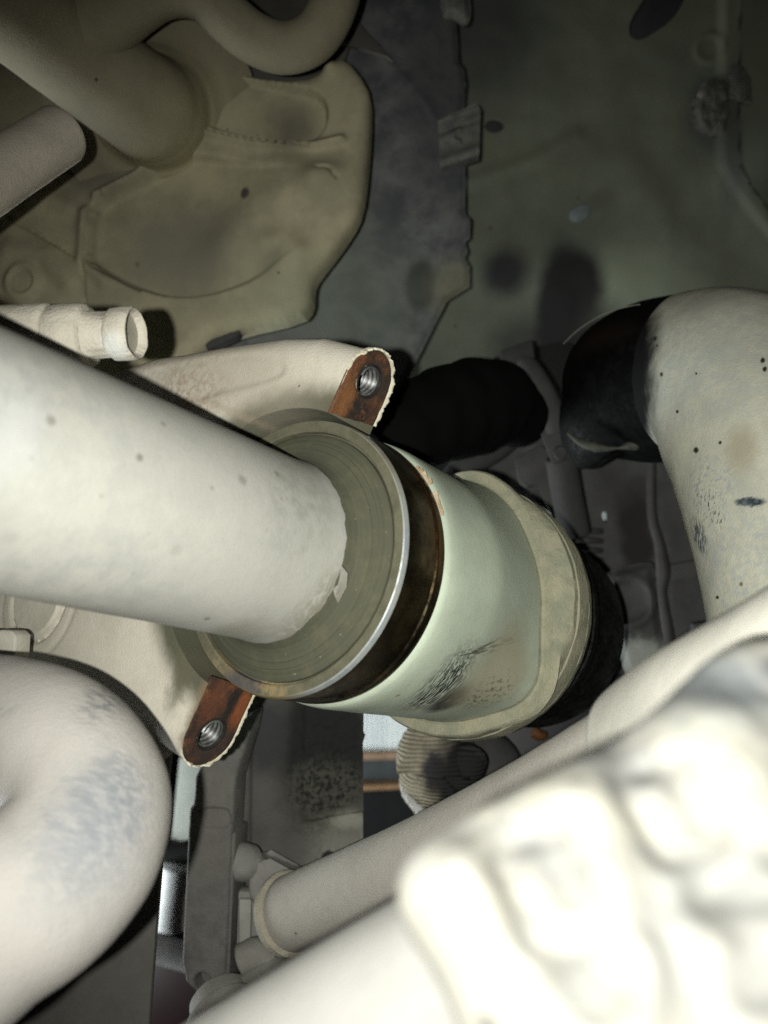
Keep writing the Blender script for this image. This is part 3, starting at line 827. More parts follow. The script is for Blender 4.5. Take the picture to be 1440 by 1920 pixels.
# flakes of paint caught between ring and housing
fv, ff_ = [], []
for i in range(70):
    th = -1.25 + 2.6 * i / 69 * 1.0
    if th < .72 or th > 1.2 or noise.noise(Vector((i * .41, 2, 2))) < -.05: continue
    p = B + A * 22.3 + 46.0 * (math.cos(th) * W + math.sin(th) * U)
    rad = nrm(math.cos(th) * W + math.sin(th) * U); tan = np.cross(A, rad)
    hgt = .5 + 1.3 * abs(noise.noise(Vector((i * .63, 5, 0))))
    k = len(fv)
    for a_, b_, c_ in ((-1.1, -.4, -.6), (1.1, -.4, -.6), (1.0, hgt * .6, -.2), (-.8, hgt, -.2)):
        fv.append(p + tan * a_ + rad * b_ + A * c_)
    for a_, b_, c_ in ((-1.1, -.4, .6), (1.1, -.4, .6), (1.0, hgt * .6, .2), (-.8, hgt, .2)):
        fv.append(p + tan * a_ + rad * b_ + A * c_)
    ff_ += [(k, k + 1, k + 2, k + 3), (k + 7, k + 6, k + 5, k + 4)] + [(k + e, k + (e + 1) % 4, k + 4 + (e + 1) % 4, k + 4 + e) for e in range(4)]
o = build('paint_flakes', fv, ff_, dusty('flake_paint', B, (.40, .33, .22), (.20, .12, .06), 3, .8), bear)
o['kind'] = 'stuff'

# ================================================================== drive shaft with joint housing
shaft = thing('drive_shaft', 'thick pale dust-coated drive shaft running through the bearing to its joint', 'drive shaft', B)
S = lambda t, th, r=29: B + A * t + r * (math.cos(th) * U + math.sin(th) * np.cross(A, U))
def onshaft(px, py, r=29.0):
    """Nearest point of the shaft's surface seen at this pixel."""
    d = nrm(V(px, py, 1.0) - CAMP); o_ = CAMP - B
    dp = d - (d @ A) * A; op_ = o_ - (o_ @ A) * A
    a, b, c = dp @ dp, 2 * dp @ op_, op_ @ op_ - r * r
    q = b * b - 4 * a * c
    return CAMP + d * ((-b - math.sqrt(max(q, 0))) / (2 * a))
st_s = []
for (x, y, r_, c_) in [(95, 788, 1.1, .8), (262, 858, .9, .8), (306, 795, .7, .6), (455, 900, 1.4, .6), (520, 889, 1.0, .7), (330, 1032, 1.5, .25), (388, 1160, .8, .9), (398, 915, .6, .5), (500, 995, .5, .5), (528, 935, .5, .5), (20, 1010, 1.5, .15), (60, 860, .5, .4), (190, 930, .4, .4), (250, 1075, .5, .3)]:
    st_s.append(dict(c=onshaft(x, y), r=r_, col=(.13, .12, .09), soft=.5, amp=.3, size=1.2, s=c_))
p_end = onshaft(590, 1145)
st_s += [dict(c=p_end, r=(7, 14, 14), ax=AX, col=(.15, .14, .095), soft=.6, amp=3.5, size=5, s=.8, brk=(3, .3, .5)),
         dict(c=onshaft(455, 1185), r=(9, 9, 7), ax=AX, col=(.22, .205, .15), soft=.6, amp=3, size=4, s=.7),
         dict(c=onshaft(20, 790), r=(7, 12, 12), ax=AX, col=(.36, .37, .36), soft=.7, amp=5, size=4, s=.5),
         dict(c=onshaft(600, 1010), r=(8, 40, 40), ax=AX, col=(.36, .355, .30), soft=.6, amp=2, size=4, s=.4)]
st_s += [dict(c=onshaft(470, 1010), r=(16, 20, 9), ax=AX, col=(.33, .325, .29), soft=.8, amp=5, size=5, s=.6, streak=(np.cross(A, U), 12, 1.2, .42, .66)),
         dict(c=onshaft(610, 1080), r=(9, 20, 14), ax=AX, col=(.34, .335, .30), soft=.8, amp=4, size=5, s=.7, streak=(U, 14, .8, .45, .65)),
         dict(c=onshaft(560, 930), r=(12, 20, 12), ax=AX, col=(.215, .215, .175), soft=.8, amp=5, size=5, s=.6, brk=(4, .4, .65)),
         dict(c=onshaft(150, 1090), r=(30, 20, 8), ax=AX, col=(.235, .235, .225), soft=.8, amp=6, size=8, s=.6, brk=(5, .4, .68)),
         dict(c=onshaft(80, 720), r=(30, 20, 9), ax=AX, col=(.25, .25, .24), soft=.8, amp=6, size=8, s=.6, brk=(5, .4, .68))]
M_s = dusty('pale_dust_coat', B, (.335, .325, .285), (.280, .276, .248), 26, .7, .12, .5, specks=.12, spsize=11, spcol=(.16, .15, .12), bump=.11, bsize=.7, stains_tones=st_s, spec=.3, rough=.8)
def jag(t, r, th):
    if t > -16: 
        k = (t + 16) / 7.0
        j = .9 * noise.noise(Vector((math.cos(th) * 6, math.sin(th) * 6, 0))) + .4 * noise.noise(Vector((math.cos(th) * 22, math.sin(th) * 22, 3)))
        # one torn tongue of paint hangs over the seal
        t = t + k * j
        r = r + k * .15 * noise.noise(Vector((math.cos(th) * 12, math.sin(th) * 12, 8)))
    return t, r * (1 + .003 * noise.noise(Vector((math.cos(th) * 2, math.sin(th) * 2, t * .06))))
prof = [(-205, .5), (-205, 28.5)] + [(-204 + i * 4.0, 29.0) for i in range(47)] + [(-15.5, 29.05), (-14, 29.1), (-12.5, 29.2), (-11, 29.35), (-9.6, 29.5), (-8.7, 29.55), (-8.5, 29.2), (-8.6, 28.0)]
v, f, _ = lathe(B, A, U, prof, 128, jag, close=False)
build('shaft_tube', v, f, M_s, shaft, sharp=40)
# torn tongue of paint
th0 = None
fm_v, fm_f = [], []
pts_t = [(640, 1060), (652, 1075), (650, 1100), (641, 1118), (634, 1132), (628, 1118), (624, 1104), (634, 1096)]
n_t = len(pts_t)
v = np.array([onshaft(x, y, 31.2) for x, y in pts_t] + [onshaft(x, y, 31.9) for x, y in pts_t])
f = [tuple(range(n_t)), tuple(range(2 * n_t - 1, n_t - 1, -1))] + [(k, (k + 1) % n_t, n_t + (k + 1) % n_t, n_t + k) for k in range(n_t)]
build('paint_tongue', v, f, M_s, shaft)
# joint housing: tripod body that widens into a dusty flange
def joint_r(t, r, th):
    k = sstep(60, 104, np.array(t)).item()
    lobes = 0
    for th0_, a_ in ((TH_L, 6.5), (TH_L + 2.094, 5.0), (TH_L - 2.094, 5.0)):
        d = (th - th0_ + math.pi) % (2 * math.pi) - math.pi
        lobes += a_ * math.exp(-(d / .34) ** 2)
    dc = (th - TH_C + math.pi) % (2 * math.pi) - math.pi
    cav = .125 * math.exp(-(dc / .75) ** 4) * (max(0.0, t - 54) ** 2 / (max(0.0, t - 54) + 3.0))
    if t < 104.5 and r > 40: r = r + lobes * k - cav * (1 if t < 101.8 else .6)
    r += .12 * noise.noise(Vector((math.cos(th) * 3, math.sin(th) * 3, t * .05)))
    if 101 < t < 132: r += .35 * noise.noise(Vector((math.cos(th) * 9, math.sin(th) * 9, t * .4))); t += .35 * noise.noise(Vector((math.cos(th) * 7, math.sin(th) * 7, r)))
    return t, r
def joint_th(px, py, t):
    c = B + A * t
    p = onshaft(px, py, 50) - c
    return math.atan2(p @ np.cross(A, U), p @ U)
TH_L = joint_th(960, 1275, 100)
TH_C = joint_th(960, 1075, 85)
J = lambda px, py, r=48.0: onshaft(px, py, r)
def scuff_axes(x, y, x2, y2):
    c_ = J(x, y); e1 = nrm(J(x2, y2) - c_); rad = c_ - B; rad = nrm(rad - (rad @ A) * A)
    e1 = nrm(e1 - (e1 @ rad) * rad); return (e1, rad, np.cross(e1, rad))
x1 = scuff_axes(825, 1305, 875, 1240); x2_ = scuff_axes(930, 1215, 1000, 1195); x3 = scuff_axes(845, 1325, 875, 1310)
st_j = [
    dict(c=J(830, 1293), r=(17, 14, 10), ax=x1, col=(.040, .042, .038), soft=.55, amp=2, size=7, streak=(x1[0], 7, .75, .43, .53)),
    dict(c=J(845, 1318), r=(10, 12, 7), ax=x1, col=(.022, .022, .024), soft=.45, amp=1.5, size=4, s=.97, streak=(x1[0], 7, .9, .26, .40)),
    dict(c=J(920, 1218), r=(17, 12, 2.4), ax=x2_, col=(.075, .078, .062), soft=.6, amp=1, size=6, streak=(x2_[0], 10, .7, .45, .56)),
    dict(c=J(955, 1285, 54), r=(17, 22, 22), ax=AX, col=(.27, .245, .165), soft=.5, amp=3, size=7, s=.85),
    dict(c=J(930, 1325, 54), r=(10, 12, 12), ax=AX, col=(.07, .065, .04), soft=.5, amp=2, size=5, s=.8, brk=(1.6, .52, .60)),
    dict(c=J(995, 1048), r=.9, col=(.04, .035, .02), soft=.4, amp=.3, size=1), dict(c=J(940, 1034), r=.5, col=(.04, .035, .02), soft=.4, amp=.2, size=1),
    dict(c=J(748, 1308), r=1.0, col=(.16, .13, .07), soft=.4, amp=.3, size=1), dict(c=J(810, 980), r=.6, col=(.1, .09, .06), soft=.4, amp=.2, size=1),
]
M_j = dusty('smooth_grey_green_paint', B, (.435, .485, .375), (.36, .405, .315), 30, .9, .10, .5, bump=.10, bsize=.6, stains_tones=st_j, rough=.62, spec=.35)
M_fl = dusty('caked_flange_dirt', B, (.285, .268, .185), (.20, .205, .145), 9, .9, .2, .6, bump=.45, bsize=.9, lump=.6, lsize=3,
             stains_tones=[dict(c=J(930, 1350, 57), r=(14, 16, 16), ax=AX, col=(.09, .085, .055), soft=.5, amp=3, size=4, s=.8, brk=(1.5, .5, .58))])
prof = [(18, 30), (20, 44), (22.5, 46.3), (24, 46.8)] + [(28 + 4 * i, 47.2) for i in range(18)] + [(97, 47.2), (98.2, 47.2)]
v, f, _ = lathe(B, A, U, prof, 160, joint_r, close=False)
jh = build('joint_housing', v, f, M_j, shaft, sharp=40)
prof = [(97.5, 46.9), (98.6, 47.25), (100, 47.6), (100.6, 48.6), (100.3, 50.4), (99.8, 52.4), (100.4, 53.0), (102, 53.4), (105, 53.7), (107.5, 53.9), (107.9, 53.1), (108.6, 53.1), (109, 54.1), (114, 54.5), (117.5, 54.4), (118.1, 53.2), (118.9, 53.1), (119.5, 53.8), (123, 53.4), (125, 52.4), (125.5, 45)]
v, f, _ = lathe(B, A, U, prof, 200, joint_r, close=False)
build('flange', v, f, M_fl, jh, sharp=40)
M_grease = None
Mb = Mat('greasy_black_rubber', B)
_d, _ = Mb.vor(1.6)
M_boot = Mb.done(Mb.mix(Mb.rmp(Mb.noise(9, 4), .4, .7), (.005, .005, .005), (.012, .012, .011)), Mb.rmp(Mb.noise(2.0, 3), .3, .7, .3, .6), 0, .4, Mb.ma('ADD', Mb.noise(1.3, 4, .7), Mb.noise(3.5, 3)), .3)
prof = [(127, 40), (128, 49), (134, 49.5), (137, 48.5), (139, 46), (140, 46), (142, 47.5), (147, 47.5), (151, 46), (154, 43), (157, 43), (161, 44), (165, 43), (170, 44), (176, 44), (181, 46), (186, 42), (196, 34), (215, 30), (216, 5)]
v, f, _ = lathe(B, A, U, prof, 120, wobble(.5, 3, 4), close=False)
build('rubber_boot', v, f, M_boot, shaft)

# ================================================================== stepped fitting (left, above the shaft)
ofi = V(200, 630, 255)
PA, PB_ = V(255, 625, 250), V(40, 636, 256)
fx = nrm(PB_ - PA)
fit = thing('pipe_fitting', 'stepped dusty hose fitting with open end above the shaft', 'pipe fitting', ofi)
M_fit = dusty('dusty_fitting', ofi, (.48, .442, .362), (.42, .385, .31), 9, .6, .14, .45, bump=.45, bsize=.9, lump=1.0, lsize=4,
              stains_tones=[dict(c=PA + fx * 5 - np.array([0, 5, 4]), r=(4.0, 4, 4), col=(.60, .60, .56), soft=.5, amp=1.5, size=2, s=.8)])
prof = [(3, 5.5), (1.5, 6.3), (.2, 6.7), (-.1, 7.2), (.3, 7.7), (2.5, 7.8), (6.5, 7.7), (7.1, 7.2), (7.5, 6.7), (13.5, 6.9), (14.3, 7.2), (14.8, 9.0), (15.4, 9.4), (20, 9.6), (24.6, 9.7), (25.2, 9.2), (25.9, 9.2), (26.4, 10), (27.6, 10.2), (34, 10.2), (50, 10.2), (75, 10.2), (75.3, 1)]
v, f, s_ = lathe(PA, fx, (0, 0, 1), prof, 72, wobble(.45, 2.2, 3), close=False)
build('fitting_body', v, f, M_fit, fit, sharp=50)
pl, pf, _ = lathe(PA, fx, (0, 0, 1), [(2.4, .2), (2.4, 3), (2.2, 6.2)], 32, close=False)
build('bore', pl, pf, plain('pale_bore', (.40, .375, .30), .9, org=ofi), fit)

# ================================================================== right-hand big hose
oe = V(1390, 850, 345)
big = thing('intake_hose', 'big dusty hose elbow with black greasy end at the right edge', 'hose', oe)
path = [(1640, 1500, 262, 41), (1585, 1290, 290, 41), (1535, 1080, 312, 41), (1478, 910, 333, 41), (1430, 805, 352, 41), (1392, 735, 372, 41), (1345, 708, 394, 40.5), (1300, 704, 412, 40)]
def he(px, py): 
    return V(px, py, 330)
bs = (.17, .20, .22)
st_h = [dict(c=V(1325, 900, 305), r=(9, 40, 10), col=(.2, .23, .25), soft=.7, amp=3, size=5, s=.7, brk=(1.8, .48, .64)),
        dict(c=V(1405, 941, 283), r=(5.2, 40, 1.7), col=(.03, .04, .045), soft=.25, amp=.9, size=1.2),
        dict(c=V(1330, 950, 305), r=(5, 40, 8), ax=((1, 0, .5), (0, 1, 0), (-.5, 0, 1)), col=(.05, .06, .065), soft=.5, amp=1, size=3, streak=((.35, 0, .93), 5, .6, .56, .62)),
        dict(c=V(1311, 1005, 318), r=(2.2, 40, 7), ax=((1, 0, .25), (0, 1, 0), (-.25, 0, 1)), col=(.05, .06, .065), soft=.4, amp=.8, size=2, streak=((-.2, 0, .97), 7, .7, .42, .52)),
        dict(c=V(1390, 1060, 280), r=(22, 60, 22), col=(.30, .34, .36), soft=.8, amp=5, size=6, s=.6, brk=(2.5, .40, .70)),
        dict(c=V(1290, 690, 340), r=(40, 60, 24), col=(.36, .38, .34), soft=.8, amp=5, size=8, s=.8, brk=(3, .42, .6)),
        dict(c=V(1390, 840, 300), r=(5, 40, 8), col=(.30, .27, .19), soft=.6, amp=2, size=3, s=.8)]
for (x, y, r_) in [(1228, 634, 1.1), (1240, 702, .7), (1186, 676, .5), (1232, 648, .5), (1430, 676, .8), (1305, 844, .9), (1434, 692, .8), (1350, 830, .6), (1270, 772, .5), (1390, 1095, .8), (1345, 1120, .6), (1305, 700, .4)]:
    st_h.append(dict(c=V(x, y, 335), r=(r_, 60, r_ * 1.3), col=(.035, .025, .015), soft=.35, amp=.4, size=1))
st_h.append(dict(c=V(1175, 720, 400), r=(13, 70, 70), col=(.006, .006, .006), soft=.35, amp=4, size=14))
st_h.append(dict(c=V(1192, 690, 390), r=(9, 70, 30), col=(.16, .15, .10), soft=.6, amp=4, size=8, s=.0))
for st_ in st_h:
    ray_ = nrm(np.asarray(st_['c']) - CAMP)
    a_ = st_.get('ax', ((1, 0, 0), (0, 1, 0), (0, 0, 1)))
    st_['ax'] = (np.asarray(a_[0]) - (np.asarray(a_[0]) @ ray_) * ray_, ray_, np.asarray(a_[2]) - (np.asarray(a_[2]) @ ray_) * ray_)
M_h = dusty('dusty_big_hose', oe, (.47, .455, .362), (.36, .36, .30), 20, .9, .2, .6, specks=.2, spsize=14, spec=.12, bump=.2, stains_tones=st_h)
v, f = tube(path, 14, 96, .006, 25, 8, round_ends=(True, False))
build('hose_elbow', v, f, M_h, big)
Mgz = Mat('wet_grease', oe)
M_gr = Mgz.done(Mgz.mix(Mgz.blob(V(1110, 612, 400), (18, 40, 8), None, .6, 4, 6), Mgz.mix(Mgz.rmp(Mgz.noise(6, 4), .45, .7), (.0015, .0015, .0015), (.004, .004, .004)), (.010, .006, .004)),
                Mgz.rmp(Mgz.noise(2.5, 4, .7), .35, .7, .7, .9), 0, .05, Mgz.noise(5, 3), .06)
gp = [(1300, 706, 410, 40.0), (1262, 712, 420, 40.6), (1230, 716, 432, 41), (1200, 722, 444, 40), (1175, 730, 456, 38)]
GR = crom([list(V(*p[:3])) + [p[3]] for p in gp], 10)
v, f = tube3(GR, 80, .006, 10, 3, round_ends=(False, True))
o = build('greasy_end', v, f, M_gr, big); part_is(o, 'black oily end of the hose')
# bright rim of the greasy end and the oily cup under it
def arc_tube(pts, r, n=10, m=8):
    return tube3(crom([list(V(*p)) + [r] for p in pts], m), n, 0, 1, 0)
v, f = arc_tube([(1056, 645, 428), (1080, 622, 420), (1115, 598, 412), (1150, 582, 405), (1185, 573, 398), (1200, 571, 395)], .28)
build('end_rim', v, f, plain('worn_rim', (.17, .165, .14), .5, org=oe), big)
ocu = V(1170, 780, 440)
cup = thing('oily_cup', 'black oil-soaked boot with torn pale lower rim beneath the hose end', 'rubber boot', ocu)
v, f = tube([(1225, 690, 452, 30), (1195, 735, 448, 36), (1170, 775, 446, 33), (1160, 800, 446, 30), (1175, 822, 446, 26)], 10, 64, .03, 8, 5)
Mcu = Mat('oil_black', ocu)
M_oil = Mcu.done(Mcu.mix(Mcu.rmp(Mcu.noise(1, 4, .65, vec=Mcu.stretch((1, 0, .3), 14, 2)), .5, .75), (.0018, .0018, .0018), (.006, .006, .006)),
                 Mcu.rmp(Mcu.noise(2, 3), .3, .7, .55, .8), 0, .10, Mcu.noise(4, 3), .3)
build('boot_body', v, f, M_oil, cup)
v, f = tube3(np.array([list(V(*p[:3])) + [p[3]] for p in [(1068, 726, 440, .8), (1076, 744, 436, 1.8), (1082, 765, 434, .7)]]), 10)
build('rim_shard', v, f, plain('pale_rim', (.05, .05, .04), .7, org=ocu), cup)
rim = crom([list(V(*p[:3])) + [p[3]] for p in [(1065, 812, 425, .6), (1085, 828, 420, 1.6), (1110, 837, 416, 2.4), (1135, 841, 414, 1.5), (1160, 840, 413, .8), (1180, 836, 412, 2.2), (1195, 833, 412, 2.6), (1210, 838, 414, .7)]], 8)
v, f = tube3(rim, 12, .2, 3, 3)
build('rim_shard', v, f, plain('pale_rim_torn', (.048, .048, .038), .7, org=ocu), cup)

# ------------------------------------------------------------------ black rubber bush between bracket and strut
obk = V(860, 790, 420)
mp = crom([list(V(*p[:3])) + [p[3]] for p in [(700, 850, 400, 14), (750, 815, 410, 19), (810, 785, 425, 23), (870, 768, 440, 25), (930, 760, 455, 23), (985, 790, 470, 15)]], 14)
mp[:, 3] += np.array([.5 * math.cos(i * .55) * sstep(0, 10, np.array(i)).item() for i in range(len(mp))])
v, f = tube3(mp, 56, .03, 14, 7)
o = build('rubber_mount', v, f, plain('matt_black_rubber', (.0035, .0035, .0035), .9, .06, org=obk, bump=.5, bsize=1.2, vs=20), org=obk)
tag(o, 'matt black rubber mount in shadow right of the upper rusty lug', 'rubber mount')

# ------------------------------------------------------------------ dim suspension parts behind
def dimmat(name, org, k=1.0, tint=(1, .97, .94), stains_tones=()):
    return dusty(name, org, tuple(.068 * k * t for t in tint), None, 14, .7, .2, .7, bump=.3, stains_tones=stains_tones)
osu = V(1210, 1000, 530)
fs2 = Frame(osu, (-.15, -1, 0))
def Z(px, py): return fs2.xyz(*fs2.uv(px, py), 0.0)
pan = thing('rear_bulkhead', 'dim stained sheet metal wall behind the joint at right', 'body panel', osu)
gap = fs2.uvs([(1127, 961), (1136, 958), (1143, 985), (1133, 980)])
pp = fs2.uvs([(920, 830), (1000, 790), (1460, 760), (1500, 1500), (1180, 1500), (1150, 1300), (1130, 1120), (1030, 960), (930, 900)])
M_pan = dimmat('dim_dusty_sheet', osu, .95, stains_tones=[
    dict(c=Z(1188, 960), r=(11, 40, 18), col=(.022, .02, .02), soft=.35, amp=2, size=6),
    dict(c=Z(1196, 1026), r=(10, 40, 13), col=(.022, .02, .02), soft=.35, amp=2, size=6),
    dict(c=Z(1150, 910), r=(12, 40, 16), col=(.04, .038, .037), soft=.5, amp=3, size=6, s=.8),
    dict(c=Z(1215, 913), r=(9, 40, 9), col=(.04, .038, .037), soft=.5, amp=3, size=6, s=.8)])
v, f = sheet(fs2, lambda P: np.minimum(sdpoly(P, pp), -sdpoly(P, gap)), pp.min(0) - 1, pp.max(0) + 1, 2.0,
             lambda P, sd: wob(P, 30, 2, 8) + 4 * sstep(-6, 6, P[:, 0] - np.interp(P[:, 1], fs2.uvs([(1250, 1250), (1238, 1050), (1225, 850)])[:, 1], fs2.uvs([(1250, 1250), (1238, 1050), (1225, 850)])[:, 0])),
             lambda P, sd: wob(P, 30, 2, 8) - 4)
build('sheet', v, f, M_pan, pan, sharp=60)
v, f = prism(fs2, fs2.uvs([(1240, 1060), (1340, 1040), (1345, 1075), (1240, 1090)]), 2, 8, 1)
build('stiffener', v, f, M_pan, pan)
v, f = prism(fs2, fs2.uvs([(1290, 1165), (1345, 1158), (1350, 1215), (1290, 1230)]), 2, 14, 1.5)
build('stiffener', v, f, M_pan, pan)
v, f = tube([(1222, 840, 525, 3), (1222, 960, 520, 3), (1236, 1020, 515, 3.2), (1243, 1070, 512, 4.4), (1240, 1110, 510, 3.4), (1250, 1180, 508, 4), (1262, 1260, 505, 4)], 8, 16, .05, 6)
ohr = V(1236, 1050, 515)
o = build('brake_line', v, f, plain('dark_line', (.045, .042, .04), .6, org=ohr), org=ohr)
tag(o, 'thin dark brake line hanging down the dim wall behind the arm', 'pipe')
osp = V(1030, 760, 480)
strut = thing('drop_link', 'dim bent link rod with flat bolted plate beside the black mount', 'link', osp)
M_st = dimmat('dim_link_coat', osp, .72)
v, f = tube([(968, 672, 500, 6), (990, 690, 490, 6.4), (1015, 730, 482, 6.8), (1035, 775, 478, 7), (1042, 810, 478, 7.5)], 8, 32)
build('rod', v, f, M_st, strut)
fst = Frame(osp, (-.25, -1, .1))
v, f = prism(fst, fst.uvs([(1005, 790), (1070, 782), (1088, 855), (1036, 872)]), 0, 5, 1.2)
build('plate', v, f, M_st, strut)
c = fst.uv(1052, 852)
pl, pf, _ = lathe(fst.xyz(c[0], c[1], 5), fst.ez, fst.ex, [(-1, 4.2), (.8, 4.2), (1.6, 3), (1.2, .3)], 24)
build('bolt', pl, pf, plain('dark_bolt', (.03, .028, .028), .7, org=osp), strut)
v, f = tube([(1052, 860, 486, 9), (1062, 920, 492, 9), (1078, 1000, 498, 9)], 6, 32)
build('lower_rod', v, f, dimmat('dim_rod', osp, .6), strut)
v, f = prism(fst, fst.uvs([(935, 655), (998, 632), (1003, 668), (975, 690), (940, 690)]), -12, -2, 2)
build('top_eye', v, f, dimmat('dim_eye', osp, .5), strut)
okn = V(1015, 890, 515)
fkn = Frame(okn, (-.2, -1, .1))
v, f = prism(fkn, fkn.uvs([(965, 862), (1012, 836), (1040, 850), (1085, 990), (1075, 1040), (1040, 980), (1012, 905), (988, 916), (972, 905)]), -4, 4, 1.5)
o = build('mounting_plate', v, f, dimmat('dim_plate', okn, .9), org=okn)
tag(o, 'dim grey angled plate just above the flange of the joint', 'bracket')
v, f = tube([(848, 905, 520, 9), (880, 868, 520, 9), (930, 840, 522, 8), (968, 812, 525, 7)], 8, 32)
otb = V(900, 860, 520)
o = build('brake_hose', v, f, dimmat('dim_hose', otb, .75), org=otb)
tag(o, 'dim grey curved hose behind the top of the joint flange', 'hose')
v, f = prism(fkn, fkn.uvs([(850, 850), (905, 812), (950, 815), (955, 870), (900, 930), (840, 930)]), -30, -24, 2)
o = build('backing_plate', v, f, dimmat('dim_backing', okn, .8), org=okn)
tag(o, 'dim plate behind curved hose and black rubber mount', 'plate')
ofp = V(1000, 780, 640)
fpn = Frame(ofp, (-.1, -1, -.1))
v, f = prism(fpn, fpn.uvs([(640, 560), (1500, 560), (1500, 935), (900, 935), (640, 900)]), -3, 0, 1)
o = build('dark_backing', v, f, plain('backing_black', (.016, .016, .015), .85, .2, org=ofp, bump=.4), org=ofp)  # added dark sheet, hides the bright wall behind the gap
tag(o, 'added black sheet closing the dark gap far behind the black rubber mount', 'body panel')
# lower arm with pale end
oar = V(1195, 1170, 480)
far_ = Frame(oar, (-.3, -1, .05))
arm = thing('control_arm', 'dim grey suspension arm with pale tip, right of the joint', 'suspension arm', oar)
pa = smooth_poly(far_.uvs([(1132, 1080), (1150, 1066), (1215, 1052), (1228, 1060), (1236, 1150), (1252, 1240), (1240, 1262), (1205, 1286), (1180, 1278), (1165, 1245), (1150, 1170)]), 1)
bc = far_.uv(1180, 1125)
M_arm = dimmat('dim_arm_coat', oar, .8, stains_tones=[dict(c=far_.xyz(*far_.uv(1195, 1245), 2), r=(24, 40, 14), col=(.27, .28, .25), soft=.35, amp=4, size=5, s=.9)])
v, f = sheet(far_, lambda P: sdpoly(P, pa), pa.min(0) - 1, pa.max(0) + 1, 1.2,
             lambda P, sd: 5 * sstep(0, 5, sd) + 3.5 * gauss(np.hypot(P[:, 0] - bc[0], P[:, 1] - bc[1]) - 13, 2.5) - 2 * gauss(np.hypot(P[:, 0] - bc[0], P[:, 1] - bc[1]), 9) + wob(P, 12, .5, 2), lambda P, sd: -9 + 0 * sd)
build('arm_body', v, f, M_arm, arm, sharp=50)
v, f = prism(far_, far_.uvs([(1205, 1256), (1250, 1230), (1262, 1246), (1222, 1268), (1206, 1266)]), 5, 9, 1)
build('lip', v, f, dimmat('pale_lip', oar, 2.2), arm)
# coil spring, only its right ends show
osg = V(1120, 1040, 520)
turns = []
for i in range(161):
    a = i / 20 * 2 * math.pi
    turns.append(list(V(1090, 1045, 545) + np.array([15 * math.cos(a), 15 * math.sin(a), 22 - i * .30])) + [1.9])
v, f = tube3(np.array(turns), 12)
o = build('coil_spring', v, f, plain('dark_spring', (.05, .048, .047), .5, org=osg), org=osg)
tag(o, 'dark coil spring half hidden behind the edge of the joint flange', 'spring')

# ================================================================== below: subframe and pipes
omo = V(570, 1480, 395)
fmo = Frame(omo, (.10, -1, .08))
ppl = fmo.uvs([(430, 1270), (682, 1290), (681, 1370), (684, 1376), (680, 1390), (681, 1720), (640, 1760), (436, 1760)])
hmo = fmo.uv(616, 1612)
def Q(px, py): return fmo.xyz(*fmo.uv(px, py), 0.0)
st_m = [dict(c=Q(610, 1400), r=(22, 40, 36), col=(.012, .012, .011), soft=.3, amp=2.5, size=7),
        dict(c=Q(610, 1490), r=(20, 40, 16), col=(.05, .048, .038), soft=.35, amp=3, size=5, brk=(2.2, .40, .55)),
        dict(c=Q(655, 1583), r=(6.0, 30, 8.0), col=(.035, .034, .031), soft=.2, amp=.8, size=3),
        dict(c=Q(605, 1565), r=(9, 30, 7), col=(.085, .08, .06), soft=.4, amp=1.5, size=3, brk=(1.5, .4, .6)),
        dict(c=Q(500, 1380), r=(10, 30, 17), col=(.03, .029, .03), soft=.4, amp=2, size=5, s=.9),
        dict(c=Q(655, 1640), r=(16, 30, 22), col=(.24, .235, .2), soft=.7, amp=3, size=6, s=.7),
        dict(c=Q(655, 1535), r=(8, 30, 4), col=(.25, .25, .2), soft=.6, amp=1.5, size=3, s=.7)]
M_mo = dusty('sooty_plate', omo, (.078, .074, .065), (.06, .058, .053), 12, .8, .2, .5, bump=.6, bsize=1.4, stains_tones=st_m)
plate = thing('subframe_plate', 'grey subframe plate with black soot patch and small round hole', 'subframe', omo)
ledge = fmo.uvs([(575, 1540), (682, 1522)])
rough_c = fmo.uv(615, 1430)
def front_m(P, sd):
    h = wob(P, 25, .8, 4)
    rr = gauss(np.hypot((P[:, 0] - rough_c[0]) / 20, (P[:, 1] - rough_c[1]) / 28), 1.0)
    h += rr * (1.5 + 1.6 * fbm(P, 3.0, 3, 5.5))
    h += 2.0 * sstep(0, 1.2, P[:, 1] - np.interp(P[:, 0], ledge[:, 0], ledge[:, 1])) * sstep(0, 4, P[:, 0] - fmo.uv(560, 1530)[0])
    h += 3.5 * sstep(2, 0, P[:, 0] - fmo.uv(466, 1500)[0]) * sstep(-2, 0, P[:, 1] - fmo.uv(460, 1580)[1])
    dh = np.hypot(P[:, 0] - hmo[0], (P[:, 1] - hmo[1]) / 1.15)
    h += 1.6 * gauss(dh - 4.6, 1.2)
    return h
v, f = sheet(fmo, lambda P: np.minimum(sdpoly(P, ppl), np.hypot(P[:, 0] - hmo[0], (P[:, 1] - hmo[1]) / 1.15) - 3.4), ppl.min(0) - 1, ppl.max(0) + 1, .9, front_m, lambda P, sd: front_m(P, sd) - 6)
build('plate', v, f, M_mo, plate, sharp=60)
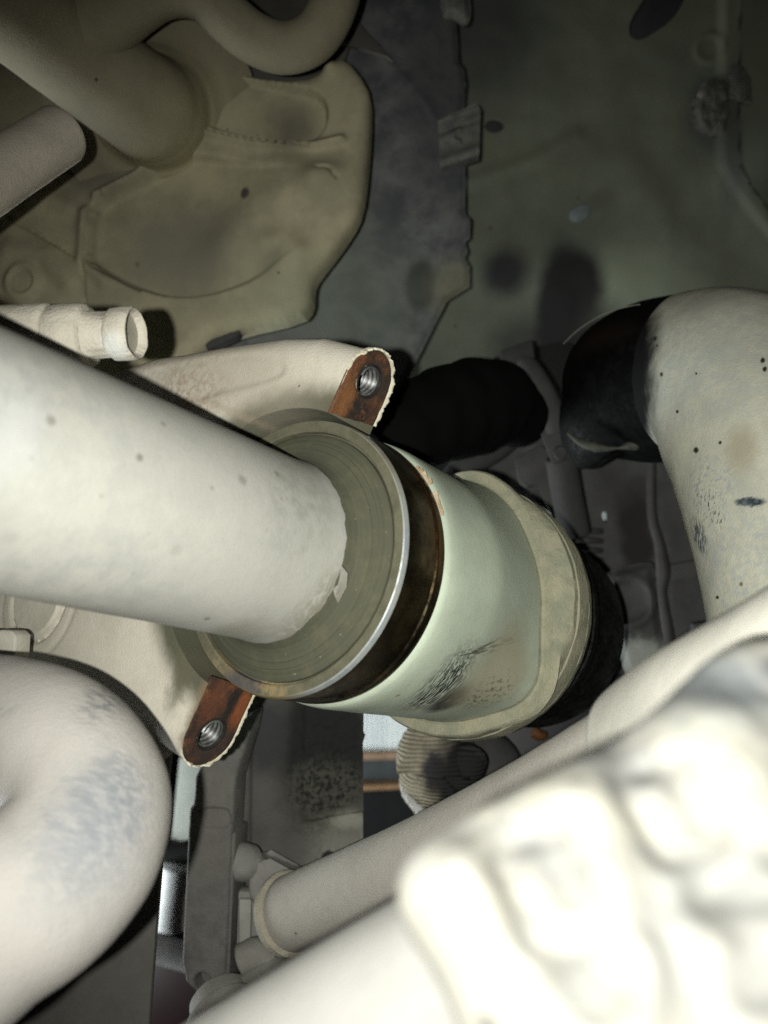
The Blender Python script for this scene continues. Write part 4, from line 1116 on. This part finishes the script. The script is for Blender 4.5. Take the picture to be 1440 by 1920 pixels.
# ear with the pipe flange's bolt
M_ear = dusty('grey_boss', omo, (.20, .19, .17), (.15, .145, .135), 8, .7, .2, .5, bump=.4)
v, f = tube([(436, 1614, 376, 7.6), (452, 1616, 375, 8.2), (468, 1618, 378, 8)], 6, 40, .03, 8)
build('boss', v, f, M_ear, plate)
ear = fmo.uvs([(470, 1588), (488, 1580), (505, 1592), (560, 1612), (590, 1622), (640, 1632), (640, 1690), (500, 1700), (470, 1650)])
v, f = prism(fmo, ear, 8, 20, 3, 3)
build('ear', v, f, M_ear, plate)
v, f = prism(fmo, fmo.uvs([(438, 1650), (500, 1650), (500, 1752), (438, 1752)]), 6, 14, 1.5)
build('rib', v, f, M_ear, plate)
v, f = prism(fmo, fmo.uvs([(452, 1660), (476, 1660), (474, 1746), (452, 1746)]), 14, 17, 1.2)
build('rib', v, f, dusty('pale_rib', omo, (.27, .26, .23), None, 6, .5), plate)

obm = V(395, 1660, 368)
fbx = Frame(obm, (-.12, -1, .1))
beam = thing('box_bracket', 'upright grey steel box bracket with embossed window and round foot hole', 'bracket', obm)
M_bm = dusty('grey_steel_coat', obm, (.125, .119, .108), (.082, .079, .074), 9, .9, .25, .45, bump=.6, bsize=.9, specks=.3, spsize=8,
             stains_tones=[dict(c=fbx.xyz(*fbx.uv(385, 1560), 0), r=(22, 30, 30), col=(.125, .115, .10), soft=.7, amp=4, size=6, s=.6)])
bmp = fbx.uvs([(395, 1400), (478, 1330), (470, 1372), (444, 1462), (438, 1560), (432, 1700), (427, 1800), (424, 1868), (374, 1862), (350, 1838), (343, 1800), (346, 1720), (352, 1600), (357, 1515), (364, 1506), (368, 1455)])
fh = fbx.uv(381, 1841)
emb = smooth_poly(fbx.uvs([(376, 1512), (430, 1512), (436, 1530), (434, 1552), (380, 1550), (374, 1540)]), 1)
def front_bm(P, sd):
    h = 2.2 * np.sqrt(np.clip(1 - (1 - np.clip(sd / 2.2, 0, 1)) ** 2, 0, 1)) + wob(P, 10, .35, 6)
    h -= 1.4 * sstep(-.4, .8, sdpoly(P, emb))
    return h
v, f = sheet(fbx, lambda P: np.minimum(sdpoly(P, bmp), np.hypot((P[:, 0] - fh[0]) * 1.15, P[:, 1] - fh[1]) - 3.9), bmp.min(0) - 1, bmp.max(0) + 1, .6, front_bm, lambda P, sd: -14 + 0 * sd)
build('box_section', v, f, M_bm, beam, sharp=50)
v, f = prism(fbx, fbx.uvs([(425, 1560), (443, 1560), (436, 1700), (432, 1800), (428, 1870), (417, 1868), (421, 1800), (424, 1700)]), -20, 0.6, 1.2)
build('side_flange', v, f, M_bm, beam)
pl, pf, _ = lathe(fbx.xyz(fh[0], fh[1], -8), fbx.ez, fbx.ex, [(0, .3), (0, 5), (8, 5)], 24, close=False)
build('hole_back', pl, pf, plain('hole_grey', (.11, .105, .095), .8, org=obm), beam)
# pale parts seen left of the box bracket
ow = V(345, 1500, 740)
fw2 = Frame(ow, (-.7, -1, 0))
v, f = prism(fw2, fw2.uvs([(336, 1420), (385, 1420), (372, 1572), (320, 1580)]), -3, 0, .8)
o = build('pale_strip', v, f, dusty('pale_strip_paint', ow, (.17, .175, .155), None, 10, .4), org=ow)
tag(o, 'narrow pale metal strip between grey rubber elbow and box bracket', 'metal strip')
ors = V(325, 1690, 740)
rack = thing('steering_rack', 'pale sleeve on a dark rod left of the box bracket', 'steering rack', ors)
Mrk = dusty('pale_sleeve', ors, (.8, .8, .78), (.62, .62, .62), 10, .6, .15, .5, specks=.5, spsize=7, bump=.25)
v, f = tube([(250, 1606, 745, 11.6), (320, 1600, 745, 11.6), (420, 1596, 745, 11.6)], 4, 32)
build('dark_rod', v, f, plain('rod_black', (.02, .019, .018), .5, org=ors), rack)
v, f = tube([(332, 1626, 730, 15.4), (325, 1680, 728, 16), (318, 1734, 725, 17.2)], 6, 48, .01, 10, 1)
build('sleeve', v, f, Mrk, rack)
otr = V(320, 1790, 740)
v, f = tube([(240, 1765, 740, 11.6), (320, 1786, 740, 11.6), (420, 1816, 742, 11.6)], 6, 40, .02, 8)
o = build('tie_rod', v, f, dusty('grey_rod', otr, (.20, .19, .18), None, 8, .6, bump=.3), org=otr)
tag(o, 'grey rod crossing behind the foot of the box bracket', 'rod')
# lower left splash panel
opl = V(150, 1800, 345)
fpl = Frame(opl, (-.12, -1, .06))
v, f = prism(fpl, fpl.uvs([(-120, 1400), (322, 1400), (304, 1590), (290, 1760), (272, 2020), (-120, 2020)]), -3, 0, .8)
o = build('side_plate', v, f, dusty('grey_side_plate', opl, (.115, .11, .096), None, 20, .5, .18, .6, bump=.2), org=opl)
tag(o, 'flat dark grey plate behind the grey rubber elbow at lower left', 'panel')
# cooling pipe with flange
opi = V(800, 1600, 300)
cool = thing('coolant_pipe', 'dusty steel pipe rising from a round flange to a hose at right', 'pipe', opi)
M_co = dusty('dusty_steel_pipe', opi, (.34, .315, .272), (.285, .262, .225), 20, .5, .16, .5, specks=.18, spsize=9, bump=.3,
             stains_tones=[dict(c=V(600, 1672, 345), r=(12, 14, 6), col=(.20, .13, .075), soft=.6, amp=3, size=4, s=.6, brk=(1.6, .4, .6)),
                     dict(c=V(553, 1753, 330), r=.9, col=(.06, .045, .03), soft=.4, amp=.3, size=1), dict(c=V(645, 1728, 320), r=.6, col=(.06, .045, .03), soft=.4, amp=.3, size=1)])
P0 = V(548, 1712, 352)
v, f = tube([(548, 1712, 352, 15), (640, 1676, 332, 15), (800, 1612, 296, 15), (1000, 1520, 255, 15), (1180, 1428, 220, 15), (1330, 1350, 196, 15)], 10, 72, .006, 14, 5)
build('steel_pipe', v, f, M_co, cool)
ax_p = nrm(V(640, 1676, 332) - P0)
v, f, _ = lathe(P0 - ax_p * 1, ax_p, (0, 0, 1), [(-3, 6), (-3, 15.5), (-2.4, 16.6), (-.5, 17.0), (1.2, 16.9), (1.9, 16.2), (2.2, 15.2), (2.2, 10)], 72, wobble(.3, 3, 2), close=False)
build('flange_ring', v, f, dusty('flange_dust', opi, (.31, .28, .215), None, 5, .7, .2, .4, bump=.5), cool)
M_ho = dusty('pale_hose', opi, (.40, .385, .33), (.36, .345, .295), 16, .5, .1, .5, bump=.25)
v, f = tube([(1238, 1402, 208, 18.6), (1300, 1362, 192, 18.0), (1380, 1330, 176, 17.8), (1480, 1290, 164, 18), (1600, 1235, 152, 18), (1760, 1150, 142, 18)], 10, 72, .012, 16, 2)
o = build('rubber_hose', v, f, M_ho, cool); part_is(o, 'pale fatter hose pushed over the pipe end')
# second pipe and flange at the bottom
op2 = V(430, 1930, 345)
low = thing('lower_pipe', 'grey pipe mouth with ribbed collar at the bottom edge', 'pipe', op2)
a2 = nrm(np.array([.42, -.86, -.28]))
c2 = V(432, 1932, 345)
M_lo = dusty('grey_pipe_dust', op2, (.20, .19, .165), None, 10, .6, .2, .5, bump=.4)
v, f, _ = lathe(c2, a2, (0, 0, 1), [(-16, 8), (-16, 13), (-11, 13.5), (-8, 13.5), (-6, 17), (-3, 17), (-1.5, 16), (0, 16.6), (2, 17.8), (4, 17.9), (5, 17.2), (5.2, 14.8), (3.5, 14.6), (3.5, .3)], 72, wobble(.3, 3, 6), close=False)
build('pipe_mouth', v, f, M_lo, low)
pl, pf, _ = lathe(c2 + a2 * 3.6, a2, (0, 0, 1), [(0, 14.5), (.6, 14.3), (.9, 10), (1.2, .3)], 48, close=False)
build('inner_face', pl, pf, plain('dark_inner', (.075, .072, .066), .8, org=op2), low)
v, f = tube([(455, 1800, 365, 7), (480, 1790, 365, 7), (500, 1800, 366, 7)], 5, 28, .05, 6)
build('collar', v, f, M_lo, low)
v, f = tube([(470, 1862, 360, 9), (510, 1836, 362, 9.5), (548, 1850, 366, 9)], 5, 32, .04, 8)
build('collar', v, f, M_lo, low)

# ================================================================== person: a gloved hand under the joint
oha = V(800, 1470, 430)
person = thing('person', 'hand in a worn knitted work glove reaching up under the joint', 'person', oha)
def skin_mesh(name, nodes, edges, mat, parent, sub=2, root=0):
    me = bpy.data.meshes.new(name)
    me.from_pydata([tuple((np.asarray(n[0]) - ORG[parent]) * MM) for n in nodes], edges, [])
    o = bpy.data.objects.new(name, me); COL.objects.link(o)
    sk = o.modifiers.new('skin', 'SKIN'); sk.use_smooth_shade = True
    for i, n in enumerate(nodes):
        me.skin_vertices[0].data[i].radius = (n[1] * MM, n[1] * MM)
        me.skin_vertices[0].data[i].use_root = (i == root)
    sb = o.modifiers.new('sub', 'SUBSURF'); sb.levels = sb.render_levels = sub
    dg = bpy.context.evaluated_depsgraph_get()
    m2 = bpy.data.meshes.new_from_object(o.evaluated_get(dg))
    bpy.data.objects.remove(o)
    m2.materials.clear(); m2.materials.append(mat)
    m2.polygons.foreach_set('use_smooth', [True] * len(m2.polygons))
    o = bpy.data.objects.new(name, m2); COL.objects.link(o)
    o.parent = parent; ORG[o] = ORG[parent]
    return o
Mk = Mat('bare_skin', oha)
M_skin = Mk.done(Mk.mix(Mk.rmp(Mk.noise(8, 4), .35, .7), (.46, .20, .145), (.36, .14, .10)), .55, 0, .35, Mk.noise(.6, 3), .15)
H = lambda x, y, d: V(x, y, d)
nodes = [(H(815, 1760, 470), 26), (H(816, 1640, 455), 20), (H(822, 1565, 442), 13.5), (H(828, 1490, 436), 11)]
skin_mesh('forearm', nodes, [(0, 1), (1, 2), (2, 3)], M_skin, person)
Mk2 = Mat('knitted_glove', oha)
kn1 = Mk2.t.nodes.new('ShaderNodeTexWave'); kn1.wave_type = 'BANDS'; kn1.bands_direction = 'Z'
Mk2.link(Mk2.P, kn1.inputs['Vector']); kn1.inputs['Scale'].default_value = .17; kn1.inputs['Distortion'].default_value = 6.0; kn1.inputs['Detail'].default_value = 2; kn1.inputs['Detail Scale'].default_value = .35
kn2 = Mk2.noise(1.0, 3, .6)
_c = Mk2.mix(Mk2.rmp(Mk2.noise(12, 4), .35, .65), (.40, .36, .27), (.30, .27, .20))
_c = Mk2.mix(Mk2.ma('MULTIPLY', kn1.outputs['Fac'], .55), _c, (.14, .125, .09))
_c = Mk2.mix(Mk2.ma('MULTIPLY', Mk2.rmp(kn2, .5, .8), .6), _c, (.09, .08, .06))
_c = Mk2.mix(Mk2.blob(H(812, 1440, 418), (7, 20, 10), None, .5, 4, 6), _c, (.045, .042, .045))
_c = Mk2.mix(Mk2.blob(H(868, 1470, 420), (16, 30, 26), None, .3, 3, 6), _c, (.022, .022, .022))  # joint's cast shadow painted dark on the thumb side
M_gl = Mk2.done(_c, .95, 0, .1, Mk2.ma('ADD', kn1.outputs['Fac'], Mk2.ma('MULTIPLY', kn2, .8)), .7)
gn = [(H(845, 1545, 434), 13), (H(828, 1505, 432), 17), (H(810, 1462, 428), 19), (H(812, 1418, 428), 18),       # wrist to palm
      (H(790, 1365, 430), 11), (H(786, 1310, 436), 9.5), (H(800, 1262, 446), 8.5),                            # index
      (H(818, 1362, 434), 11), (H(822, 1302, 442), 9.5), (H(840, 1256, 452), 8.5),                            # middle
      (H(845, 1366, 440), 10.5), (H(856, 1312, 448), 9), (H(872, 1272, 456), 8),                              # ring
      (H(868, 1378, 446), 9.5), (H(886, 1334, 452), 8.5), (H(898, 1300, 458), 7.5),                           # little
      (H(852, 1470, 424), 14), (H(878, 1432, 422), 11), (H(892, 1396, 426), 9)]                              # thumb
ge = [(0, 1), (1, 2), (2, 3), (3, 4), (4, 5), (5, 6), (3, 7), (7, 8), (8, 9), (3, 10), (10, 11), (11, 12), (3, 13), (13, 14), (14, 15), (2, 16), (16, 17), (17, 18)]
glove = skin_mesh('glove', gn, ge, M_gl, person, 2, 2)
cuffp = [H(757, 1468, 428), H(764, 1490, 421), H(776, 1508, 417), H(790, 1522, 415), H(812, 1534, 416)]
v, f = tube3(crom([list(p) + [2.2] for p in cuffp], 8), 14, .35, 2.5, 3)
build('cuff_hem', v, f, plain('fluffy_white_hem', (.55, .54, .52), .95, .1, org=oha, bump=.6, bsize=.5), glove)
# greyish link end beside the hand
olk = V(870, 1400, 455)
lk = thing('ball_joint', 'dim grey ball joint stud beside the gloved hand', 'ball joint', olk)
M_lk = dusty('grey_greasy_metal', olk, (.20, .205, .19), (.10, .10, .10), 6, .8, .15, .5, bump=.3)
v, f = tube([(836, 1366, 440, 5), (846, 1385, 438, 4.2), (856, 1408, 437, 5.2), (862, 1420, 438, 5.8)], 8, 32)
build('stud', v, f, dusty('pale_stud', olk, (.42, .44, .41), None, 5, .4), lk)
v, f = tube([(845, 1350, 462, 16), (880, 1395, 462, 15), (920, 1440, 464, 17), (925, 1500, 466, 14)], 6, 48, .06, 16, 3)
build('housing', v, f, dimmat('dim_housing', olk, .8), lk)
v, f = tube([(1000, 1372, 470, 3.2), (1012, 1379, 470, 3.0), (1022, 1378, 471, 2.0)], 5, 20)
o = build('orange_clip', v, f, plain('orange_plastic', (.12, .045, .012), .6, org=V(1010, 1376, 470)), org=V(1010, 1376, 470))
tag(o, 'tiny orange clip in the dark below the joint flange', 'clip')
obl = V(1040, 1420, 490)
fbl = Frame(obl, (.1, -1, .2))
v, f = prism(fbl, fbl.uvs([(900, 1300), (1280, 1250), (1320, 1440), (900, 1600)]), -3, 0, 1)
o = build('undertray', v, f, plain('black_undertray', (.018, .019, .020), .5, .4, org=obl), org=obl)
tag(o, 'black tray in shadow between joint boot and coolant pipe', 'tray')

# ================================================================== near things
# grey rubber elbow, lower left
oel = V(120, 1500, 180)
ep = [(-420, 1230, 262, 16.6), (-260, 1290, 240, 16.8), (-110, 1338, 222, 17), (20, 1366, 207, 17.2), (108, 1406, 195, 17.2), (162, 1490, 184, 17.3), (150, 1580, 175, 17.3), (82, 1660, 168, 17.6), (-20, 1722, 162, 18), (-130, 1795, 156, 18.4), (-300, 1860, 150, 18.5)]
st_e = []
dg_ = (.105, .115, .13)
def E(px, py, d): return V(px, py, d * 1.17)
st_e += [dict(c=E(190, 1530, 166), r=(9, 12, 20), ax=((.8, 0, -.35), (0, 1, 0), (.45, 0, .9)), col=dg_, soft=.7, amp=3, size=4, s=.8, streak=((.95, 0, -.15), 8, 1.2, .28, .66)),
         dict(c=E(185, 1530, 164), r=(10, 14, 20), ax=((.8, 0, -.35), (0, 1, 0), (.45, 0, .9)), col=(.19, .20, .215), soft=.8, amp=4, size=6, s=.55),
         dict(c=E(150, 1590, 160), r=(9, 14, 10), col=(.2, .205, .215), soft=.8, amp=4, size=4, s=.6, brk=(3.0, .30, .70)),
         dict(c=E(196, 1320, 190), r=(4.5, 12, 7), col=(.14, .145, .15), soft=.6, amp=1.5, size=3, s=.8, streak=((1, 0, 0), 6, 1.2, .42, .58)),
         dict(c=E(222, 1440, 186), r=(4.5, 12, 12), col=(.15, .16, .17), soft=.7, amp=2, size=3, s=.6, streak=((1, 0, .2), 6, 1.4, .42, .58)),
         dict(c=E(40, 1325, 195), r=(7, 12, 3), ax=((.9, 0, .4), (0, 1, 0), (-.4, 0, .9)), col=(.12, .13, .14), soft=.7, amp=2, size=3, s=.8, brk=(2.0, .40, .6))]
M_el = dusty('grey_bloomed_rubber', oel, (.395, .368, .332), (.355, .338, .312), 14, .6, .08, .6, bump=.22, stains_tones=st_e, rough=.75, spec=.25)
ep = [(a, b, c * 1.17, d * 1.17) for a, b, c, d in ep]
v, f = tube(ep, 14, 96, .008, 20, 4)
o = build('rubber_elbow', v, f, M_el, org=oel)
tag(o, 'big pale grey rubber hose bend with dark scuffs at lower left', 'hose')

# pale pipe across the lower right corner
onp = V(800, 1850, 137)
v, f = tube([(60, 2330, 142, 17.3), (300, 2195, 140, 17.3), (560, 2042, 138, 17.3), (850, 1872, 137, 17.3), (1150, 1710, 139, 17.3), (1500, 1530, 143, 17.3), (1800, 1380, 146, 17.3)], 10, 80, .006, 14, 4)
o = build('near_pipe', v, f, dusty('white_dust_pipe', onp, (.20, .193, .178), None, 18, .4, .06, .5, bump=.15), org=onp)
tag(o, 'smooth blurred white pipe crossing the bottom edge, nearest the viewer', 'pipe')
# embossed foil shield over it
osh = V(1150, 1650, 98)
fsh = Frame(osh, (-.15, -1, 1.05))
shp = smooth_poly(fsh.uvs([(742, 1690), (748, 1640), (772, 1602), (830, 1560), (920, 1514), (1010, 1474), (1080, 1436), (1140, 1400), (1205, 1362), (1262, 1300), (1330, 1236), (1420, 1212), (1560, 1225), (1700, 1240), (1700, 2150), (930, 2150), (872, 1960), (840, 1880), (790, 1790), (752, 1730)]), 2)
def rrect(P, cx, cy, hw, hh, ang, rad):
    c = fsh.uv(cx, cy); k = 98 / FPX
    q = P - c; ca, sa = math.cos(ang), math.sin(ang)
    x = np.abs(q[:, 0] * ca + q[:, 1] * sa) - (hw * k - rad); y = np.abs(-q[:, 0] * sa + q[:, 1] * ca) - (hh * k - rad)
    return rad - (np.hypot(np.maximum(x, 0), np.maximum(y, 0)) + np.minimum(np.maximum(x, y), 0))
def sdist(P, px, py):
    c = fsh.uv(px, py); return np.hypot(P[:, 0] - c[0], P[:, 1] - c[1])
def front_sh(P, sd):
    h = 7 * np.sqrt(np.clip(1 - (1 - np.clip(sd / 7, 0, 1)) ** 2, 0, 1))
    for a in ((1015, 1715, 48, 92), (1237, 1572, 50, 92)):
        r_ = rrect(P, a[0], a[1], a[2], a[3], .30, 1.8)
        h = h - 1.5 * gauss(r_ + .2, 1.7) - .5 * sstep(0, 2, r_)
    h += 3.0 * gauss(dline(P, fsh.uvs([(1100, 1560), (1160, 1760)])), 4.5)
    h += 3.0 * gauss(dline(P, fsh.uvs([(870, 1700), (940, 1860)])), 4.5) + 3.0 * gauss(dline(P, fsh.uvs([(1330, 1420), (1420, 1620)])), 5.5)
    for (x, y, r_, a) in ((1150, 1420, 2.6, -3.0), (1090, 1520, 2.4, -2.4), (960, 1580, 2.6, -2.4), (1330, 1330, 3.4, -3.2), (880, 1600, 2.4, -1.8), (1180, 1470, 2.6, -2.2)):
        h += .45 * a * gauss(sdist(P, x, y), r_ * 1.2)
    for (x, y, r_) in ((1345, 1760, 5.0), (1110, 1890, 5.0), (1400, 1880, 4.5)):
        h += 1.6 * gauss(sdist(P, x, y) - r_, 2.4)
    h -= 1.4 * gauss(dline(P, fsh.uvs([(860, 1960), (1060, 1830), (1200, 1780), (1330, 1690), (1480, 1640)])), 2.2)
    return h + wob(P, 9, .6, 2.2)
def Sx(px, py): return fsh.xyz(*fsh.uv(px, py), 3.0)
M_sh = dusty('pale_foil_shield', osh, (.165, .157, .130), (.128, .128, .122), 9, .6, .05, .6, rough=.7, spec=.3, bump=.2, bsize=1.5,
             stains_tones=[dict(c=Sx(1330, 1330), r=(8, 10, 6), col=(.06, .068, .075), soft=.6, amp=2, size=4, s=.8),
                     dict(c=Sx(1435, 1266), r=(3.2, 8, 1.6), col=(.012, .012, .02), soft=.5, amp=.3, size=2),
                     dict(c=Sx(1440, 1890), r=(2.2, 8, 3.5), col=(.02, .02, .025), soft=.6, amp=.4, size=2),
                     dict(c=Sx(1000, 1590), r=(6, 10, 3), col=(.07, .07, .07), soft=.7, amp=3, size=3, s=.8),
                     dict(c=Sx(1150, 1450), r=(6, 10, 3), col=(.07, .07, .07), soft=.7, amp=3, size=3, s=.8),
                     dict(c=Sx(1350, 1800), r=(20, 12, 8), col=(.085, .085, .083), soft=.7, amp=2, size=6, s=.7),
                     dict(c=Sx(915, 1910), r=(1.2, 6, 1.2), col=(.05, .05, .045), soft=.6, amp=.2, size=2)])
v, f = sheet(fsh, lambda P: sdpoly(P, shp), shp.min(0) - .5, shp.max(0) + .5, .42, front_sh, lambda P, sd: front_sh(P, sd) - 1.0 - 2.0 * sstep(0, 3, sd))
o = build('heat_shield', v, f, M_sh, org=osh, sharp=70)
tag(o, 'glaring white embossed heat shield with two rectangular slots at lower right', 'heat shield')
